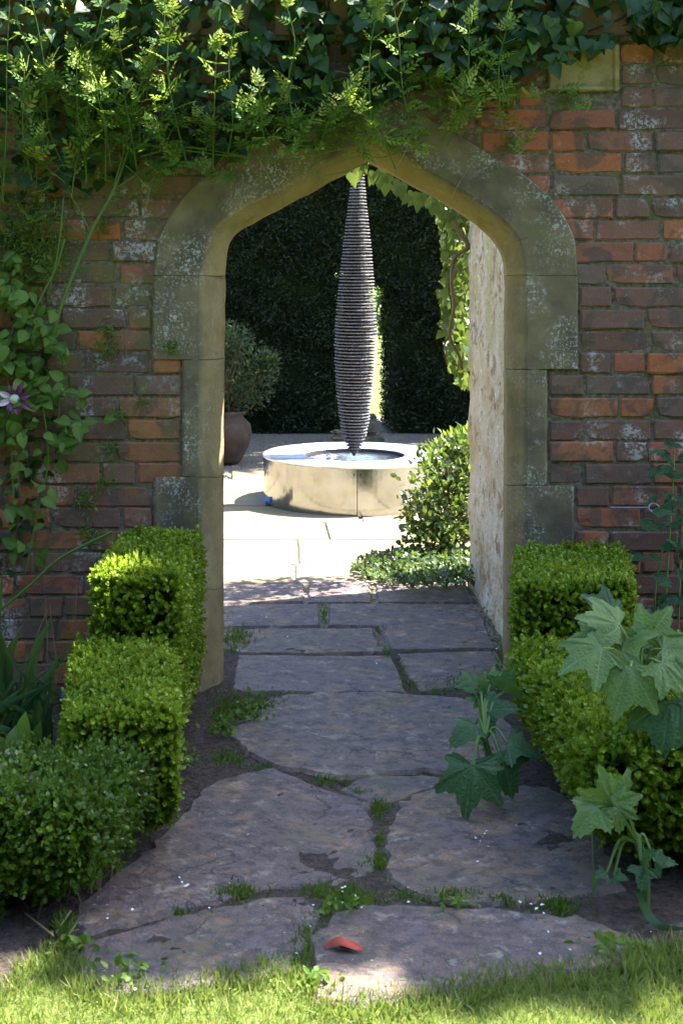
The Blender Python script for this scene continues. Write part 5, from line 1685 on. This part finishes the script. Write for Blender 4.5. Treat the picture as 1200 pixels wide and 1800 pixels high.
m_ = (q[:, 0] < -.1 + .25 * (q[:, 1] + .9)) | (q[:, 0] > .62) | (rng.random(n_) < .12)
q = q[m_]
tag(leaf_soup('soil_litter', OVAL, q, rng.normal(size=q.shape) * (1, 1, .3), rng.normal(0, .5, q.shape) + (0, 0, 1), rng.uniform(.006, .024, len(q)), M['litter'], None, wid=.6), kind='stuff')
q = np.array([G(rng.normal(870, 22), rng.uniform(1040, 1130), .008) for _ in range(130)])
tag(leaf_soup('leaf_litter', OVAL, q, rng.normal(size=q.shape) * (1, 1, .2), rng.normal(0, .4, q.shape) + (0, 0, 1), rng.uniform(.008, .022, len(q)), M['litter'], None), kind='stuff')

# ------------------------------------------------------------------ moss and grass in the joints, lawn
BL_ = (np.array([(-.06, 0, 0), (.06, 0, 0), (.045, .5, .06), (-.045, .5, .06), (0, 1, .22)]), [(0, 1, 2, 3), (3, 2, 4)])
q = []
tufts = [(420, 1128, 26, 14, 1.3), (405, 1145, 14, 8, 1), (672, 1110, 17, 5, .8), (686, 1155, 6, 14, .6), (706, 1190, 8, 20, .6), (722, 1208, 14, 8, .6), (835, 1132, 40, 6, .6), (800, 1205, 40, 10, .8), (760, 1218, 20, 6, .6), (400, 1340, 24, 12, 1.0), (470, 1352, 26, 6, .7), (580, 1377, 30, 9, .9), (628, 1396, 14, 5, .6), (668, 1424, 17, 9, .9), (664, 1440, 8, 10, .6), (668, 1480, 9, 10, .6), (662, 1522, 18, 14, .9), (590, 1578, 45, 14, .9), (560, 1565, 30, 7, .6), (640, 1590, 30, 8, .5), (415, 1578, 38, 11, 1.2), (540, 1655, 20, 24, .9), (527, 1695, 16, 18, .9), (785, 1582, 52, 8, 1.0), (718, 1578, 20, 6, .6), (975, 1600, 34, 12, 1.1), (560, 1615, 22, 12, .7), (430, 1242, 48, 16, 1.0), (395, 1262, 24, 14, 1.0), (568, 1080, 5, 18, .7), (610, 1372, 16, 6, .6), (880, 1590, 26, 8, 1.), (315, 1612, 14, 8, 1.0), (112, 1640, 8, 22, 1.8), (230, 1625, 40, 8, .4), (330, 1605, 40, 7, .4), (520, 1222, 50, 4, .5), (430, 1103, 18, 3, .5), (500, 1149, 60, 2, .3), (650, 1045, 4, 14, .5), (890, 1160, 14, 18, 1.2), (870, 1200, 26, 12, 1.1), (400, 1085, 14, 6, .6)]
qs = []
for (cx_, cy_, sx_, sy_, hgt) in tufts:
    k_ = int(sx_ * sy_ * .95) + 60
    for _ in range(k_):
        u, v_ = rng.normal(0, .55), rng.normal(0, .55)
        if rng.random() < .25: u, v_ = u * 1.9, v_ * 1.5
        if wob(np.array([cx_ * .02 + u, v_, 0.]), 3.5, cx_ * .1) < -.25: continue
        q.append(G(cx_ + u * sx_, cy_ + v_ * sy_, -.012)); qs.append(hgt * rng.uniform(.5, 1.2))
q = np.array(q); qs = np.array(qs)
tag(leaf_soup('moss', BL_, q, rng.normal(0, .5, q.shape) + (0, 0, 1), rng.normal(size=q.shape) + (0, -1, .2), .019 * qs + .008, M['moss'], None, wid=1.5), kind='stuff')
n_ = 120000
X = rng.uniform(-1.35, 1.75, n_); Y = rng.uniform(-2.95, -1.85, n_)
ey = edge_y(X)
k_ = Y < ey + rng.exponential(.018, n_) * (rng.random(n_) < .5)
# ragged tongues of grass over the soil at the left and right
tong = ((X > W(40, 0, .64).x) & (X < W(170, 0, .64).x) & (Y < -1.93) & (Y > -2.3) & (rng.random(n_) < .6)) | ((X > W(1040, 0, .63).x) & (Y < -1.92 + .02 * np.sin(X * 20)) & (rng.random(n_) < .7))
k_ = k_ | tong
X, Y = X[k_], Y[k_]
P_ = np.c_[X, Y, np.full(len(X), -.012)]
hh = rng.uniform(.012, .030, len(X)) * (1 + .5 * (np.abs(Y - edge_y(X)) < .1)) * np.where(X > .75, 1.35, 1.0)
tag(leaf_soup('grass', BL_, P_, rng.normal(0, .45, P_.shape) + (0, -.05, 1), rng.normal(size=P_.shape) + (0, -.8, .3), hh, M['grass'], None, wid=.75), kind='stuff')
q = []
for (cx_, cy_, sx_, sy_, k_) in [(440, 1245, 42, 22, 150), (395, 1275, 30, 18, 80), (230, 1700, 60, 22, 60), (1080, 1660, 60, 14, 60), (560, 1720, 40, 16, 40), (600, 1590, 50, 12, 60), (880, 1190, 30, 20, 60), (860, 1330, 30, 30, 40), (330, 1330, 20, 16, 40), (130, 1660, 50, 14, 50), (800, 1585, 40, 6, 30), (860, 1090, 10, 30, 24)]:
    for _ in range(k_): q.append(G(rng.normal(cx_, sx_ * .5), rng.normal(cy_, sy_ * .5), rng.uniform(-.004, .03)))
q = np.array(q)
tag(leaf_soup('low_weeds', OVL, q, rng.normal(size=q.shape) + (0, 0, .3), rng.normal(0, .5, q.shape) + (0, -.2, 1), rng.uniform(.012, .026, len(q)), M['clem'], None), kind='stuff')
n_ = 24000
P_ = np.c_[rng.uniform(-4, 4, n_), rng.uniform(-5, -2.0, n_), np.full(n_, -.012)]
P_ = P_[((P_[:, 0] < -1.35) | (P_[:, 0] > 1.75) | (P_[:, 1] < -2.95)) & (P_[:, 1] < edge_y(P_[:, 0]))]
tag(leaf_soup('grass', BL_, P_, rng.normal(0, .45, P_.shape) + (0, 0, 1), rng.normal(size=P_.shape) + (0, -.8, .3), rng.uniform(.03, .06, len(P_)), M['grass'], None, wid=1.2), kind='stuff')

# ------------------------------------------------------------------ unseen tree behind the wall, crown shaped to shade the border
tree = thing('shade_tree', 'unseen leafy tree behind the wall on the right, crown shaped to shade the border', 'tree', (7.2, 2.6, -.05))
kx, ky = SUN.x / SUN.z, SUN.y / SUN.z
def front(x): return np.interp(x, [-1.2, -.4, .4, .7, 1.2, 2.6], [-1.90, -1.94, -2.0, -2.07, -2.24, -2.36]) + .06 * np.sin(x * 9) + .04 * np.sin(x * 23 + 1)
n_ = 13000
gxv = rng.uniform(-1.05, 2.7, n_); gyv = rng.uniform(-2.5, .15, n_); zv = rng.uniform(6.0, 10.5, n_)
k_ = gyv > front(gxv)
# gap cut to let sun onto the corner of the tall box block
h0 = .545
hx, hy = -.45 - h0 * kx, -.50 - h0 * ky
k_ &= ((gxv - hx) / .17) ** 2 + ((gyv - hy) / .34) ** 2 > 1
# and the crown is cut back so sun reaches the archway's left jamb
k_ &= gyv < np.interp(gxv, [-1.1, -.2, .1], [-.33, -.12, .15])
# crown thinned so sun reaches the climbers at the wall top, left of the arch
k_ &= ~((gxv < -.70) & (gyv > -1.15) & (rng.random(n_) < .8))
gxv, gyv, zv = gxv[k_], gyv[k_], zv[k_]
P_ = np.c_[gxv + zv * kx, gyv + zv * ky, zv]
leaf_soup('crown', OVAL, P_, rng.normal(size=P_.shape) + (0, 0, -.4), rng.normal(0, .6, P_.shape) + np.array(SUN), rng.uniform(.08, .14, len(P_)), M['tree'], tree, wid=1.3)
cc = P_.mean(0)
v, f = tube(spline([(7.2, 2.6, -.05), (7.15, 2.5, 2.6), (7.0, 2.2, 5.0), (cc[0], cc[1], 8.4)], 5), np.linspace(.19, .06, 16), 9)
obj('trunk', v, f, M['bark'], tree)
for k_ in range(18):
    t_ = P_[rng.integers(len(P_))]
    v, f = tube(spline([(7.0, 2.2, 5.0), ((7.0 + t_[0]) / 2, (2.2 + t_[1]) / 2, (5.0 + t_[2]) / 2), t_], 4), np.linspace(.045, .01, 9), 5)
    obj('limb', v, f, M['bark'], tree)

# ------------------------------------------------------------------ unseen surroundings: tree belt added to cut low skylight, hedge added for basin reflections
q = []
for (x0, x1, y0, y1, hh_) in [(-14, 14, -13.5, -11.5, 8.0), (-11, -8.5, -12, 0, 6.0), (9, 11, -12, -3, 6.0)]:
    v, f = box(x0 + .4, x1 - .4, y0 + .4, y1 - .4, -.04, hh_ - .8, .3)
    q.append((v, f))
    n_ = 5200
    P_ = np.c_[rng.uniform(x0, x1, n_), rng.uniform(y0, y1, n_), rng.random(n_) * hh_ * (1 + .12 * np.sin(rng.uniform(x0, x1, n_)))]
    tag(leaf_soup('shade_tree_belt', KITE, P_, rng.normal(size=P_.shape), rng.normal(size=P_.shape) + (0, 0, .6), rng.uniform(.25, .5, n_), M['tree'], None), kind='stuff')
vv_ = ([], [])
for m_ in q: add_mesh(vv_, m_)
o = obj('shade_tree_belt', vv_[0], vv_[1], M['core']); tag(o, kind='stuff')
sh_ = thing('reflected_hedge', 'unseen hedge added left of the courtyard for green reflections in the basin', 'hedge', (-3.9, 3.5, 0))
v, f = box(-4.4, -3.75, .45, 7.0, -.03, 2.2, .05); obj('inner_growth', v, f, M['core'], sh_)
n_ = 26000
P_ = np.c_[-3.68 + rng.normal(0, .025, n_), rng.uniform(.4, 7.0, n_), rng.random(n_) * 2.25]
leaf_soup('foliage', KITE, P_, rng.normal(size=P_.shape) + (.5, 0, .3), rng.normal(size=P_.shape) + (.7, 0, .6), rng.uniform(.04, .07, n_), M['bush'], sh_)

# a second, unseen tree added behind the yew hedge to throw shade over the far side of the court
t2 = thing('far_shade_tree', 'unseen tree added behind the yew hedge to shade the far court', 'tree', (5.2, 9.0, -.05))
n_ = 5200
gxv = rng.uniform(-2.2, 2.6, n_); gyv = rng.uniform(4.75, 7.3, n_) + .0; zv = rng.uniform(4.2, 7.6, n_)
k_ = gyv > 5.0 + .12 * np.sin(gxv * 5) + .1 * np.sin(gxv * 13) - .25 * (gxv < -.2)
gxv, gyv, zv = gxv[k_], gyv[k_], zv[k_]
P_ = np.c_[gxv + zv * kx, gyv + zv * ky, zv]
leaf_soup('crown', OVAL, P_, rng.normal(size=P_.shape) + (0, 0, -.4), rng.normal(0, .6, P_.shape) + np.array(SUN), rng.uniform(.10, .17, len(P_)), M['tree'], t2, wid=1.3)
cc = P_.mean(0)
v, f = tube(spline([(5.2, 9.0, -.05), (5.15, 8.9, 2.0), (4.9, 8.4, 4.0), (cc[0], cc[1], 6.2)], 5), np.linspace(.17, .05, 16), 9)
obj('trunk', v, f, M['bark'], t2)
